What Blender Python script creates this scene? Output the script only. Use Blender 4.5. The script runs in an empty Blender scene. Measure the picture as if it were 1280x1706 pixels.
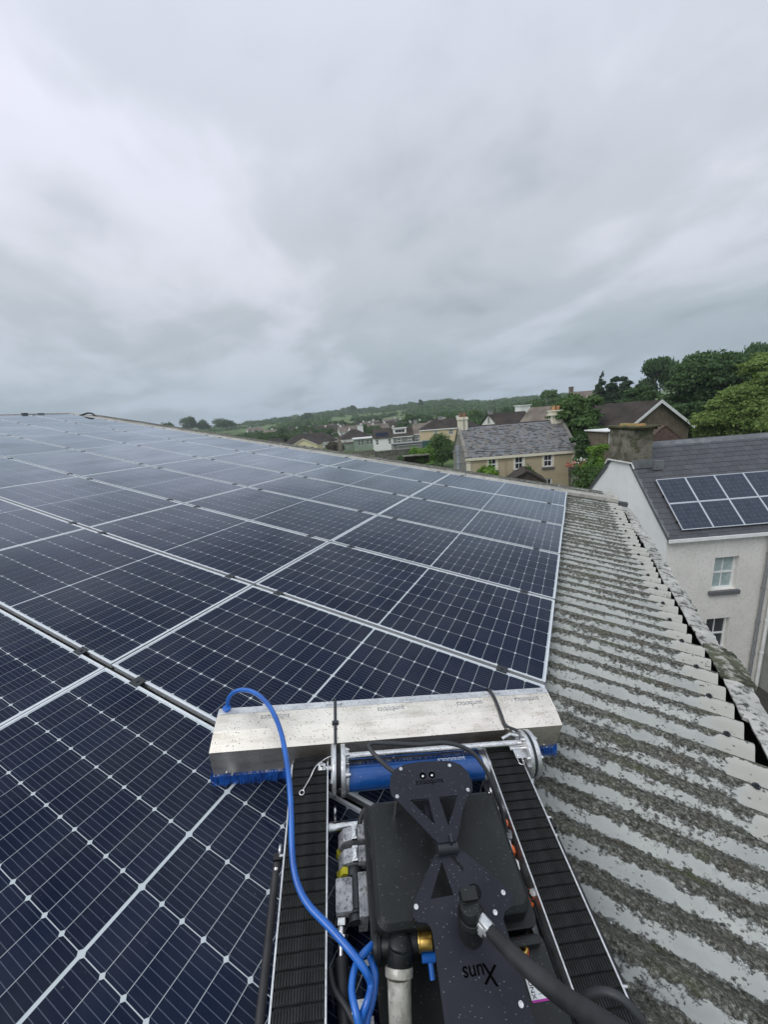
import bpy, bmesh, math, random
import numpy as np
from mathutils import Matrix, Vector, noise
R = math.radians
PI = math.pi
random.seed(7)
rng = np.random.default_rng(11)
S = bpy.context.scene
C = S.collection

# ------------------------------------------------------------------ camera
H0 = 10.2                                   # the operator's phone, metres above the yard
cam_d = bpy.data.cameras.new('camera'); cam = bpy.data.objects.new('camera', cam_d); C.objects.link(cam)
cam_d.sensor_fit = 'HORIZONTAL'; cam_d.sensor_width = 36.0; cam_d.lens = 653.42 / 1280 * 36
cam_d.clip_start = 0.05; cam_d.clip_end = 20000
RW = ((0.899851, 0.429617, -0.075478), (0.035107, -0.243806, -0.969188), (-0.434781, 0.869476, -0.234472))
cam.matrix_world = Matrix(((RW[0][0], -RW[1][0], -RW[2][0], 0), (RW[0][1], -RW[1][1], -RW[2][1], 0),
                           (RW[0][2], -RW[1][2], -RW[2][2], H0), (0, 0, 0, 1)))
S.camera = cam

# ------------------------------------------------------------------ world: overcast sky
SUN_EL, SUN_AZ = R(48), R(202)              # azimuth clockwise from +Y
wd = bpy.data.worlds.new('World'); S.world = wd; wd.use_nodes = True
nt = wd.node_tree; nt.nodes.clear()
def N(t, ty, **kw):
    n = t.nodes.new(ty)
    for k, v in kw.items():
        if k in n.inputs.keys() if isinstance(k, str) else False: n.inputs[k].default_value = v
        else: setattr(n, k, v)
    return n
def L(t, a, b): t.links.new(a, b)
def math_(t, op, a, b=None, c=None):
    n = t.nodes.new('ShaderNodeMath'); n.operation = op
    for i, v in enumerate((a, b, c)):
        if v is None: continue
        if isinstance(v, (int, float)): n.inputs[i].default_value = v
        else: t.links.new(v, n.inputs[i])
    return n.outputs[0]
def mixc(t, fac, a, b, mode='MIX'):
    n = t.nodes.new('ShaderNodeMix'); n.data_type = 'RGBA'; n.blend_type = mode
    for i, v in ((0, fac), (6, a), (7, b)):
        if isinstance(v, (int, float)): n.inputs[i].default_value = v
        elif isinstance(v, tuple): n.inputs[i].default_value = (v[0], v[1], v[2], 1)
        else: t.links.new(v, n.inputs[i])
    return n.outputs[2]
def ramp(t, fac, stops, interp='LINEAR'):
    n = t.nodes.new('ShaderNodeValToRGB'); cr = n.color_ramp; cr.interpolation = interp
    while len(cr.elements) < len(stops): cr.elements.new(0.5)
    for e, (p, c) in zip(cr.elements, stops):
        e.position = p; e.color = (c, c, c, 1) if isinstance(c, (int, float)) else (c[0], c[1], c[2], 1)
    t.links.new(fac, n.inputs[0]); return n.outputs[0]
def noise_(t, vec, scale, detail=4, rough=.5, dist=0.0):
    n = t.nodes.new('ShaderNodeTexNoise'); n.inputs['Scale'].default_value = scale
    n.inputs['Detail'].default_value = detail; n.inputs['Roughness'].default_value = rough
    n.inputs['Distortion'].default_value = dist
    t.links.new(vec, n.inputs['Vector']); return n.outputs['Fac']
def mapping(t, vec, scale=(1, 1, 1), rot=(0, 0, 0), loc=(0, 0, 0)):
    n = t.nodes.new('ShaderNodeMapping'); n.inputs['Scale'].default_value = scale
    n.inputs['Rotation'].default_value = rot; n.inputs['Location'].default_value = loc
    t.links.new(vec, n.inputs['Vector']); return n.outputs[0]

sky = nt.nodes.new('ShaderNodeTexSky'); sky.sky_type = 'NISHITA'; sky.sun_disc = False
sky.sun_elevation = SUN_EL; sky.sun_rotation = SUN_AZ
sky.air_density = 1.5; sky.dust_density = 6.0
tc = nt.nodes.new('ShaderNodeTexCoord')
sep = nt.nodes.new('ShaderNodeSeparateXYZ'); L(nt, tc.outputs['Generated'], sep.inputs[0])
zc = math_(nt, 'MAXIMUM', sep.outputs[2], 0.0)
den = math_(nt, 'ADD', zc, 0.24)
cmb = nt.nodes.new('ShaderNodeCombineXYZ')
L(nt, math_(nt, 'DIVIDE', sep.outputs[0], den), cmb.inputs[0]); L(nt, math_(nt, 'DIVIDE', sep.outputs[1], den), cmb.inputs[1])
P = cmb.outputs[0]                          # the cloud deck seen in perspective
pa = mapping(nt, P, (1, 1, 1), (0, 0, R(35)), (3.1, 1.7, 0))
n1 = noise_(nt, mapping(nt, pa, (.42, .60, 1)), 1.0, 2, .4, .25)
n2 = noise_(nt, mapping(nt, pa, (1.15, 1.5, 1), (0, 0, .5), (5, 2, 0)), 1.0, 4, .46, .5)
n3 = noise_(nt, mapping(nt, pa, (3.0, 3.4, 1), (0, 0, -.3), (1, 8, 0)), 1.0, 6, .55, .3)
mixn = math_(nt, 'ADD', math_(nt, 'ADD', math_(nt, 'MULTIPLY', n1, .47), math_(nt, 'MULTIPLY', n2, .36)), math_(nt, 'MULTIPLY', n3, .17))
cl = ramp(nt, mixn, [(.33, (.385, .435, .485)), (.45, (.525, .568, .622)), (.56, (.685, .71, .79)), (.70, (.86, .875, .975))], 'EASE')
# brighter towards the zenith, blue grey low down, as an overcast sky is
grad = ramp(nt, zc, [(0.0, (.595, .685, .72)), (.10, (.66, .725, .75)), (.30, (.92, .92, .925)), (.60, (1.15, 1.125, 1.165)), (1.0, (1.6, 1.6, 1.6))])
cloud = mixc(nt, 1.0, cl, grad, 'MULTIPLY')
cloud10 = mixc(nt, 1.0, cloud, (10.0, 10.0, 10.0), 'MULTIPLY')
skc = mixc(nt, .97, sky.outputs[0], cloud10)
bg = nt.nodes.new('ShaderNodeBackground'); bg.inputs[1].default_value = 0.1
L(nt, skc, bg.inputs[0])
wo = nt.nodes.new('ShaderNodeOutputWorld'); L(nt, bg.outputs[0], wo.inputs[0])

sun_d = bpy.data.lights.new('sun', 'SUN'); sun = bpy.data.objects.new('sun', sun_d); C.objects.link(sun)
sun_d.energy = 1.2; sun_d.angle = R(40); sun_d.color = (1.0, .98, .96)
sd = Vector((math.sin(SUN_AZ) * math.cos(SUN_EL), math.cos(SUN_AZ) * math.cos(SUN_EL), math.sin(SUN_EL)))
sun.rotation_euler = sd.to_track_quat('Z', 'Y').to_euler(); sun.location = (0, 0, 60)
S.view_settings.view_transform = 'Standard'; S.view_settings.look = 'None'
S.view_settings.exposure = 0.22; S.view_settings.gamma = 1.0; S.view_settings.use_curve_mapping = False
S.cycles.max_bounces = 6; S.cycles.volume_bounces = 0

# ------------------------------------------------------------------ helpers
class MB:
    def __init__(s): s.v = []; s.f = []; s.m = []; s.sm = []
    def add(s, vs, fs, mi=0, smooth=False):
        o = len(s.v); s.v += [tuple(v) for v in vs]
        for f in fs: s.f.append(tuple(i + o for i in f)); s.m.append(mi); s.sm.append(smooth)
    def box(s, a, b, mi=0, M=None):
        x0, y0, z0 = a; x1, y1, z1 = b
        vs = [(x, y, z) for z in (z0, z1) for y in (y0, y1) for x in (x0, x1)]
        if M is not None: vs = [M @ Vector(v) for v in vs]
        s.add(vs, [(0, 2, 3, 1), (4, 5, 7, 6), (0, 1, 5, 4), (2, 6, 7, 3), (0, 4, 6, 2), (1, 3, 7, 5)], mi)
    def prism(s, poly, p0, p1, mi=0, axis='x'):   # a cross-section pushed along one axis
        n = len(poly)
        def pt(q, t): return {'x': (t, q[0], q[1]), 'y': (q[0], t, q[1]), 'z': (q[0], q[1], t)}[axis]
        vs = [pt(q, p0) for q in poly] + [pt(q, p1) for q in poly]
        s.add(vs, [(i, (i + 1) % n, n + (i + 1) % n, n + i) for i in range(n)] + [tuple(range(n))[::-1], tuple(range(n, 2 * n))], mi)
    def tube(s, path, r, seg=10, mi=0, cap=True, smooth=True):
        path = [Vector(p) for p in path]; n = len(path)
        rr = r if isinstance(r, (list, tuple)) else [r] * n
        rings = []; t0 = (path[1] - path[0]).normalized()
        up = Vector((0, 0, 1)) if abs(t0.z) < .9 else Vector((1, 0, 0)); nx = t0.cross(up).normalized()
        for i in range(n):
            t = ((path[min(i + 1, n - 1)] - path[max(i - 1, 0)])).normalized()
            nx = (nx - t * nx.dot(t)).normalized(); ny = t.cross(nx)
            rings.append([path[i] + (nx * math.cos(a) + ny * math.sin(a)) * rr[i] for a in [2 * PI * k / seg for k in range(seg)]])
        vs = [v for q in rings for v in q]
        fs = [(i * seg + k, i * seg + (k + 1) % seg, (i + 1) * seg + (k + 1) % seg, (i + 1) * seg + k) for i in range(n - 1) for k in range(seg)]
        s.add(vs, fs, mi, smooth)
        if cap: s.add(rings[0], [tuple(range(seg))[::-1]], mi); s.add(rings[-1], [tuple(range(seg))], mi)
    def cyl(s, a, b, r, seg=16, mi=0, r2=None): s.tube([a, b], [r, r if r2 is None else r2], seg, mi)
    def sphere(s, c, r, mi=0, seg=10, rings=6, sz=1.0):
        vs = []; fs = []
        for i in range(rings + 1):
            ph = PI * i / rings
            for k in range(seg):
                a = 2 * PI * k / seg
                vs.append((c[0] + r * math.sin(ph) * math.cos(a), c[1] + r * math.sin(ph) * math.sin(a), c[2] + sz * r * math.cos(ph)))
        for i in range(rings):
            for k in range(seg): fs.append((i * seg + k, (i + 1) * seg + k, (i + 1) * seg + (k + 1) % seg, i * seg + (k + 1) % seg))
        s.add(vs, fs, mi, True)
    def torus(s, c, R_, r, axis='z', seg=20, mi=0):
        pts = []
        for k in range(seg + 1):
            a = 2 * PI * k / seg; u, w = R_ * math.cos(a), R_ * math.sin(a)
            pts.append({'z': (c[0] + u, c[1] + w, c[2]), 'x': (c[0], c[1] + u, c[2] + w), 'y': (c[0] + u, c[1], c[2] + w)}[axis])
        s.tube(pts, r, 8, mi, cap=False)
    def mesh(s, name, mats):
        me = bpy.data.meshes.new(name); me.from_pydata(s.v, [], s.f)
        for m in (mats if isinstance(mats, (list, tuple)) else [mats]): me.materials.append(m)
        me.polygons.foreach_set('material_index', s.m); me.polygons.foreach_set('use_smooth', s.sm); me.update()
        return me
    def build(s, name, mats, parent=None, bevel=0):
        me = s.mesh(name, mats)
        if bevel:
            bm = bmesh.new(); bm.from_mesh(me); bmesh.ops.remove_doubles(bm, verts=bm.verts, dist=1e-6)
            ed = [e for e in bm.edges if len(e.link_faces) == 2 and e.calc_face_angle(0) > .6]
            bmesh.ops.bevel(bm, geom=ed, offset=bevel, segments=2, affect='EDGES', profile=.6)
            bm.to_mesh(me); bm.free()
        return link(name, me, parent)
def link(name, me, parent=None):
    o = bpy.data.objects.new(name, me); C.objects.link(o)
    if parent: o.parent = parent
    return o
def tag(o, label=None, cat=None, group=None, kind=None):
    for k, v in (('label', label), ('category', cat), ('group', group), ('kind', kind)):
        if v: o[k] = v
    return o
def thing(name, label, cat, loc=(0, 0, 0), rz=0, group=None, M=None):
    o = bpy.data.objects.new(name, None); o.empty_display_size = .3; C.objects.link(o)
    if M is not None: o.matrix_world = M
    else: o.location = loc; o.rotation_euler = (0, 0, rz)
    return tag(o, label, cat, group)
def curve_obj(name, splines, depth, mat, parent, z=0):
    """flat plate with holes, depth thick, lying in XY at height z"""
    cu = bpy.data.curves.new(name, 'CURVE'); cu.dimensions = '2D'; cu.fill_mode = 'BOTH'; cu.extrude = depth / 2
    for sp in splines:
        s_ = cu.splines.new('POLY'); s_.points.add(len(sp) - 1); s_.use_cyclic_u = True
        for p, q in zip(s_.points, sp): p.co = (q[0], q[1], 0, 1)
    t = bpy.data.objects.new(name, cu); C.objects.link(t)
    me = bpy.data.meshes.new_from_object(t); bpy.data.objects.remove(t)
    me.materials.clear(); me.materials.append(mat)
    me.transform(Matrix.Translation((0, 0, z)))
    return link(name, me, parent)
def text_obj(name, s, size, M, mat, parent, depth=.0006, bold=0.0):
    cu = bpy.data.curves.new(name, 'FONT'); cu.body = s; cu.size = size; cu.extrude = depth; cu.offset = bold
    cu.align_x = 'CENTER'; cu.align_y = 'CENTER'
    t = bpy.data.objects.new(name, cu); C.objects.link(t)
    bpy.context.view_layer.update()
    me = bpy.data.meshes.new_from_object(t); bpy.data.objects.remove(t)
    me.materials.clear(); me.materials.append(mat); me.transform(M)
    return link(name, me, parent)
def smooth_path(pts, n=6):
    out = []; pts = [Vector(p) for p in pts]; P_ = [pts[0]] + pts + [pts[-1]]
    for i in range(1, len(P_) - 2):
        a, b, c, d = P_[i - 1:i + 3]
        for k in range(n):
            t = k / n
            out.append(.5 * ((2 * b) + (-a + c) * t + (2 * a - 5 * b + 4 * c - d) * t * t + (-a + 3 * b - 3 * c + d) * t ** 3))
    out.append(pts[-1]); return out

# ------------------------------------------------------------------ materials
def mat(name, col, rough=.6, metal=0.0, coat=0.0, spec=.5, fn=None, bump=None):
    """col: base colour; fn(t, vec) may return a colour socket; bump = (scale, strength, distance)"""
    m = bpy.data.materials.new(name); m.use_nodes = True; t = m.node_tree
    b = t.nodes['Principled BSDF']
    b.inputs['Base Color'].default_value = (*col, 1); b.inputs['Roughness'].default_value = rough
    b.inputs['Metallic'].default_value = metal; b.inputs['Coat Weight'].default_value = coat
    b.inputs['Specular IOR Level'].default_value = spec; b.inputs['Coat Roughness'].default_value = .06
    o = t.nodes.new('ShaderNodeTexCoord').outputs['Object']
    if fn:
        r = fn(t, o, b)
        if r is not None: L(t, r, b.inputs['Base Color'])
    if bump:
        h = noise_(t, o, bump[0], 5, .6); bn = t.nodes.new('ShaderNodeBump')
        bn.inputs['Strength'].default_value = bump[1]; bn.inputs['Distance'].default_value = bump[2]
        L(t, h, bn.inputs['Height']); L(t, bn.outputs[0], b.inputs['Normal'])
    return m
def mottled(c1, c2, sc=2.0, c3=None, sc3=20.0, amt=.5, detail=6):
    def fn(t, o, b):
        f = ramp(t, noise_(t, o, sc, detail, .6), [(.35, 0.0), (.65, 1.0)])
        c = mixc(t, f, c1, c2)
        if c3:
            g = ramp(t, noise_(t, o, sc3, 4, .65), [(.5, 0.0), (.62, 1.0)])
            c = mixc(t, math_(t, 'MULTIPLY', g, amt), c, c3)
        return c
    return fn
def drops(base, wet, sc=90.0, size=.16, tint=(.55, .6, .62), amount=.45):
    """wet surface: beads of water with a bright rim"""
    def fn(t, o, b):
        vo = t.nodes.new('ShaderNodeTexVoronoi'); vo.inputs['Scale'].default_value = sc; vo.inputs['Randomness'].default_value = 1.0
        L(t, o, vo.inputs['Vector'])
        sel = math_(t, 'GREATER_THAN', noise_(t, o, sc * .5, 2, .5), 1 - amount)
        d = ramp(t, vo.outputs['Distance'], [(0.0, 1.0), (size * .6, 1.0), (size, 0.0)])
        f = math_(t, 'MULTIPLY', d, sel)
        big = ramp(t, noise_(t, o, 6, 5, .6), [(.35, 0.0), (.7, 1.0)])
        c = mixc(t, big, base, wet)
        bn = t.nodes.new('ShaderNodeBump'); bn.inputs['Strength'].default_value = .5; bn.inputs['Distance'].default_value = .0012
        L(t, f, bn.inputs['Height']); L(t, bn.outputs[0], b.inputs['Normal'])
        L(t, math_(t, 'SUBTRACT', b.inputs['Roughness'].default_value, math_(t, 'MULTIPLY', f, b.inputs['Roughness'].default_value * .7)), b.inputs['Roughness'])
        return mixc(t, math_(t, 'MULTIPLY', f, .38), c, tint)
    return fn

def cell_fn(t, o, b):
    uv = t.nodes.new('ShaderNodeTexCoord').outputs['UV']
    s_ = t.nodes.new('ShaderNodeSeparateXYZ'); L(t, uv, s_.inputs[0])
    def line(sock, n, w, soft):
        fr = math_(t, 'FRACT', math_(t, 'MULTIPLY', sock, n))
        d = math_(t, 'ABSOLUTE', math_(t, 'SUBTRACT', fr, .5))
        return ramp(t, d, [(0.0, 1.0), (w, .8), (w + soft, 0.0)])
    bus = line(s_.outputs[1], 9.0, .03, .03)
    inf = t.nodes.new('ShaderNodeObjectInfo')
    geo = t.nodes.new('ShaderNodeNewGeometry')
    wn = t.nodes.new('ShaderNodeTexWhiteNoise'); wn.noise_dimensions = '3D'
    at = t.nodes.new('ShaderNodeAttribute'); at.attribute_name = 'cell_id'
    cb = t.nodes.new('ShaderNodeCombineXYZ'); L(t, inf.outputs['Random'], cb.inputs[0]); L(t, at.outputs['Fac'], cb.inputs[1])
    L(t, cb.outputs[0], wn.inputs['Vector'])
    c = mixc(t, wn.outputs['Value'], (.0022, .0056, .0195), (.0045, .0095, .028))
    c = mixc(t, math_(t, 'MULTIPLY', bus, .75), c, (.10, .12, .16))
    fil = noise_(t, mapping(t, geo.outputs['Position'], (1, 1, 1)), 1.6, 5, .6)
    dirt = ramp(t, fil, [(.42, 0.0), (.75, 1.0)])
    c = mixc(t, math_(t, 'MULTIPLY', dirt, .07), c, (.3, .3, .28))
    spots = noise_(t, geo.outputs['Position'], 55.0, 3, .7)
    sp = ramp(t, spots, [(.70, 0.0), (.76, 1.0)])
    c = mixc(t, math_(t, 'MULTIPLY', sp, .22), c, (.4, .4, .38))
    return c
M_cell = mat('solar_cell', (.006, .008, .022), .3, 0, 1.0, .12, cell_fn)
def arglass(m):
    '''anti-reflection glass: almost black face on, a wet mirror of the sky at grazing angles'''
    t = m.node_tree; b = t.nodes['Principled BSDF']; b.inputs['Coat Weight'].default_value = 0; b.inputs['Specular IOR Level'].default_value = 0
    lw = t.nodes.new('ShaderNodeLayerWeight'); lw.inputs[0].default_value = .5
    f = ramp(t, lw.outputs['Facing'], [(0.0, .008), (.30, .012), (.50, .035), (.62, .09), (.72, .24), (.80, .46), (.88, .72), (1.0, .95)])
    gl = t.nodes.new('ShaderNodeBsdfGlossy'); gl.inputs[0].default_value = (.84, .92, 1.0, 1)
    geo = t.nodes.new('ShaderNodeNewGeometry')
    n_ = noise_(t, geo.outputs['Position'], 1.7, 6, .65)
    L(t, ramp(t, n_, [(.3, .015), (.7, .07)]), gl.inputs['Roughness'])
    streak = ramp(t, noise_(t, mapping(t, geo.outputs['Position'], (1.4, .5, 1), (0, 0, .6)), 1.3, 5, .6), [(.3, .78), (.7, 1.12)])
    mx = t.nodes.new('ShaderNodeMixShader'); L(t, math_(t, 'MULTIPLY', f, streak), mx.inputs[0])
    L(t, b.outputs[0], mx.inputs[1]); L(t, gl.outputs[0], mx.inputs[2]); L(t, mx.outputs[0], t.nodes['Material Output'].inputs[0])
arglass(M_cell)
def back_fn(t, o, b):
    geo = t.nodes.new('ShaderNodeNewGeometry')
    return None
M_back = mat('white_backsheet_under_glass', (.46, .51, .53), .3, 0, 1.0, .12, back_fn); arglass(M_back)
M_cell2 = mat('polycrystal_cell', (.03, .036, .05), .4, 0, 0, 0, mottled((.040, .050, .070), (.06, .07, .095), 5)); arglass(M_cell2)
M_back2 = mat('dark_backsheet_under_glass', (.13, .16, .21), .3, 0, 0, 0, back_fn); arglass(M_back2)
M_frame = mat('anodised_frame', (.66, .68, .69), .42, .55, 0, .5, mottled((.66, .70, .72), (.77, .80, .82), 3, (.45, .47, .47), 40, .3))
M_clamp = mat('black_clamp', (.025, .03, .035), .45, .2)
M_alu = mat('mill_aluminium', (.62, .63, .64), .38, .85, 0, .5, mottled((.55, .56, .57), (.72, .73, .73), 14, (.25, .25, .25), 90, .4))
M_steel = mat('polished_steel', (.72, .72, .72), .2, 1.0, 0, .5, mottled((.62, .62, .62), (.8, .8, .79), 25, (.22, .21, .2), 160, .55))
M_fiji = bpy.data.materials.new('mossy_fibre_cement'); M_fiji.use_nodes = True

def cement_fn():
    t = M_fiji.node_tree; b = t.nodes['Principled BSDF']; b.inputs['Roughness'].default_value = .9; b.inputs['Specular IOR Level'].default_value = .25
    o = t.nodes.new('ShaderNodeTexCoord').outputs['Object']
    s_ = t.nodes.new('ShaderNodeSeparateXYZ'); L(t, o, s_.inputs[0])
    ph = math_(t, 'DIVIDE', math_(t, 'SUBTRACT', s_.outputs[1], 1.138), .148)
    wob = math_(t, 'MULTIPLY', math_(t, 'SUBTRACT', noise_(t, mapping(t, o, (1.2, 3, 1)), 2.2, 5, .65), .5), .15)
    cs = math_(t, 'COSINE', math_(t, 'MULTIPLY', math_(t, 'ADD', math_(t, 'ADD', ph, -.02), wob), 2 * PI))
    n_big = noise_(t, mapping(t, o, (1, 2.2, 1)), 3.0, 6, .65)
    n_mid = noise_(t, mapping(t, o, (.8, 1.1, 1)), 42.0, 7, .78)
    n_fin = noise_(t, o, 120.0, 5, .75)
    # lichen keeps to the valleys: wear with a shape of its own
    v = math_(t, 'ADD', math_(t, 'MULTIPLY', cs, -.85), math_(t, 'MULTIPLY', math_(t, 'SUBTRACT', n_big, .5), .9))
    v = math_(t, 'ADD', v, math_(t, 'MULTIPLY', math_(t, 'SUBTRACT', n_mid, .5), 1.9))
    far = ramp(t, math_(t, 'MULTIPLY', s_.outputs[1], .2), [(0.0, 0.0), (.5, 1.0)])
    v = math_(t, 'ADD', v, math_(t, 'MULTIPLY', far, .46))
    endc = ramp(t, math_(t, 'ADD', math_(t, 'ADD', s_.outputs[0], math_(t, 'MULTIPLY', s_.outputs[1], .036)), math_(t, 'MULTIPLY', n_big, .25)), [(.96, 0.0), (1.08, 1.0)])
    v = math_(t, 'SUBTRACT', v, math_(t, 'MULTIPLY', endc, .8))
    lich = ramp(t, math_(t, 'ADD', v, .66), [(.06, 0.0), (.24, 1.0)])
    pale = mixc(t, ramp(t, n_big, [(.3, 0.0), (.7, 1.0)]), (.34, .36, .345), (.47, .49, .465))
    pale = mixc(t, math_(t, 'MULTIPLY', endc, .6), pale, (.40, .39, .345))
    blot = math_(t, 'ADD', math_(t, 'MULTIPLY', noise_(t, mapping(t, o, (.85, 1, 1)), 62.0, 6, .8), .6), math_(t, 'MULTIPLY', n_fin, .4))
    dk = ramp(t, blot, [(.37, (.012, .013, .010)), (.47, (.055, .056, .046)), (.54, (.15, .15, .13)), (.63, (.40, .40, .36))])
    tint = noise_(t, o, 4.0, 4, .6)
    dk = mixc(t, ramp(t, tint, [(.50, 0.0), (.70, .5)]), dk, (.085, .10, .04))
    dk = mixc(t, ramp(t, tint, [(.28, .45), (.42, 0.0)]), dk, (.10, .075, .05))
    c = mixc(t, lich, pale, dk)
    # loose dark flecks on the clean bands
    vo = t.nodes.new('ShaderNodeTexVoronoi'); vo.inputs['Scale'].default_value = 60; L(t, mapping(t, o, (.6, 1.1, 1), (0, 0, .35)), vo.inputs['Vector'])
    fl = math_(t, 'MULTIPLY', math_(t, 'LESS_THAN', math_(t, 'ADD', vo.outputs['Distance'], math_(t, 'MULTIPLY', n_fin, .35)), .42), math_(t, 'GREATER_THAN', noise_(t, o, 9.0, 5, .7), .53))
    c = mixc(t, math_(t, 'MULTIPLY', fl, .8), c, (.06, .062, .05))
    L(t, c, b.inputs['Base Color'])
    bn = t.nodes.new('ShaderNodeBump'); bn.inputs['Strength'].default_value = .9; bn.inputs['Distance'].default_value = .006
    hh = math_(t, 'ADD', math_(t, 'MULTIPLY', lich, math_(t, 'ADD', n_fin, n_mid)), math_(t, 'MULTIPLY', n_fin, .15))
    L(t, hh, bn.inputs['Height']); L(t, bn.outputs[0], b.inputs['Normal'])
cement_fn()
M_cope = mat('lichened_coping_stone', (.5, .5, .46), .9, 0, 0, .3, mottled((.33, .335, .31), (.50, .50, .465), 5, (.045, .05, .04), 18, .95), (60, .8, .006))
M_cope2 = mat('mossy_coping_stone', (.1, .1, .08), .95, 0, 0, .2, mottled((.04, .045, .03), (.12, .13, .09), 7, (.4, .4, .36), 14, .8), (50, 1, .01))
M_verge = mat('weathered_verge', (.34, .33, .29), .85, 0, 0, .3, mottled((.30, .295, .265), (.42, .41, .37), 1.6, (.14, .14, .12), 9, .45), (18, .3, .006))
M_dark = mat('painted_void_shade', (.008, .008, .008), .9, 0, 0, .1)  # near black paints in the deep shade of the gutter gap; also on the deck
M_render_w = mat('rough_white_render', (.74, .74, .71), .9, 0, 0, .3, mottled((.72, .705, .66), (.82, .805, .76), 1.1, (.60, .585, .54), 9, .5), (22, .9, .03))
M_render_g = mat('smooth_white_gable', (.78, .80, .80), .8, 0, 0, .3, mottled((.74, .76, .76), (.81, .83, .83), .8, (.66, .68, .66), 3, .3), (20, .15, .01))
M_render_d = mat('grey_green_render', (.30, .31, .29), .9, 0, 0, .3, mottled((.26, .27, .25), (.36, .37, .35), 1.3), (22, .6, .02))
M_tan = mat('tan_render', (.34, .28, .19), .9, 0, 0, .3, mottled((.40, .335, .225), (.46, .39, .27), .8, (.34, .285, .195), 4, .3), (30, .4, .01))
M_greywall = mat('grey_render', (.19, .185, .17), .9, 0, 0, .3, mottled((.15, .145, .13), (.25, .24, .22), .9, (.32, .3, .27), 5, .4), (25, .5, .01))
M_cream = mat('cream_paint', (.72, .68, .54), .7, 0, 0, .4, mottled((.66, .62, .48), (.76, .72, .6), 2))
M_white = mat('white_paint', (.78, .79, .78), .5, 0, 0, .5, mottled((.72, .73, .72), (.82, .83, .82), 4))
def t_rand(t):
    inf = t.nodes.new('ShaderNodeObjectInfo'); return math_(t, 'MULTIPLY', inf.outputs['Random'], .6)
M_slate = mat('blue_black_slate', (.075, .08, .095), .5, 0, 0, .5, lambda t, o, b: mixc(t, t_rand(t), mixc(t, ramp(t, noise_(t, o, 12, 5, .6), [(.3, 0.0), (.7, 1.0)]), (.035, .038, .045), (.06, .063, .072)), (.085, .09, .10)), (60, .3, .004))
M_lead = mat('ridge_tile', (.13, .14, .15), .6, 0, 0, .5, mottled((.10, .11, .12), (.18, .19, .2), 3))
M_sill = mat('grey_sill', (.12, .125, .13), .8)
M_glass = mat('window_glass', (.03, .035, .04), .06, 0, 0, .8)
M_glass_c = mat('curtained_window_glass', (.34, .43, .44), .12, 0, .6, .6, mottled((.28, .37, .38), (.42, .50, .50), 6))
M_brick = mat('red_brick', (.25, .12, .08), .9, 0, 0, .3, mottled((.2, .1, .07), (.3, .16, .11), 5))
M_oldbrick = mat('old_brown_brick', (.10, .07, .055), .95, 0, 0, .2, mottled((.07, .05, .04), (.14, .10, .08), 6))
M_chim = mat('stained_chimney_render', (.16, .15, .125), .95, 0, 0, .2, mottled((.085, .08, .062), (.24, .225, .185), 2.0, (.05, .06, .025), 4.5, .75), (18, .7, .02))
M_moss = mat('mossy_cap', (.07, .075, .04), .95, 0, 0, .2, mottled((.04, .045, .025), (.13, .12, .07), 5), (20, 1, .03))
M_pot = mat('terracotta', (.42, .2, .1), .8, 0, 0, .3, mottled((.34, .15, .08), (.5, .3, .16), 6))
M_potm = mat('mossy_terracotta', (.34, .22, .09), .9, 0, 0, .3, mottled((.42, .19, .08), (.22, .24, .09), 5))
M_grass = mat('pasture', (.09, .14, .05), .95, 0, 0, .2, mottled((.075, .13, .04), (.14, .19, .07), .012, (.05, .085, .03), .05, .6))
M_tray = mat('muddy_tray', (.11, .10, .08), .5, .3, 0, .5, mottled((.07, .065, .05), (.15, .135, .11), 20))
M_stuc = mat('brown_stucco', (.15, .125, .09), .95, 0, 0, .2, mottled((.12, .10, .07), (.18, .155, .115), 1.5))
M_yard = mat('dark_yard', (.05, .05, .045), .9, 0, 0, .3, mottled((.035, .035, .03), (.09, .09, .08), .6))
M_stone = mat('stone_wall', (.17, .16, .14), .95, 0, 0, .2, mottled((.10, .095, .08), (.26, .25, .22), 1.2, (.08, .1, .04), 3, .5), (6, .8, .05))
M_galv = mat('galvanised_steel', (.34, .37, .40), .5, .5, 0, .5, mottled((.28, .31, .34), (.42, .45, .48), 4))
M_bark = mat('bark', (.09, .075, .055), .95)
def leafmat(name, c1, c2, c3):
    def fn(t, o, b):
        at = t.nodes.new('ShaderNodeAttribute'); at.attribute_name = 'leaf_tone'
        c = mixc(t, at.outputs['Fac'], c1, c2)
        return mixc(t, ramp(t, noise_(t, o, .5, 3, .5), [(.45, 0.0), (.7, .6)]), c, c3)
    m = mat(name, c1, .65, 0, 0, .25, fn)
    b = m.node_tree.nodes['Principled BSDF']
    tr = m.node_tree.nodes.new('ShaderNodeBsdfTranslucent'); tr.inputs[0].default_value = (c2[0] * 1.2, c2[1] * 1.3, c2[2] * .8, 1)
    mx = m.node_tree.nodes.new('ShaderNodeMixShader'); mx.inputs[0].default_value = .22
    out = m.node_tree.nodes['Material Output']
    L(m.node_tree, b.outputs[0], mx.inputs[1]); L(m.node_tree, tr.outputs[0], mx.inputs[2]); L(m.node_tree, mx.outputs[0], out.inputs[0])
    return m
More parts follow.
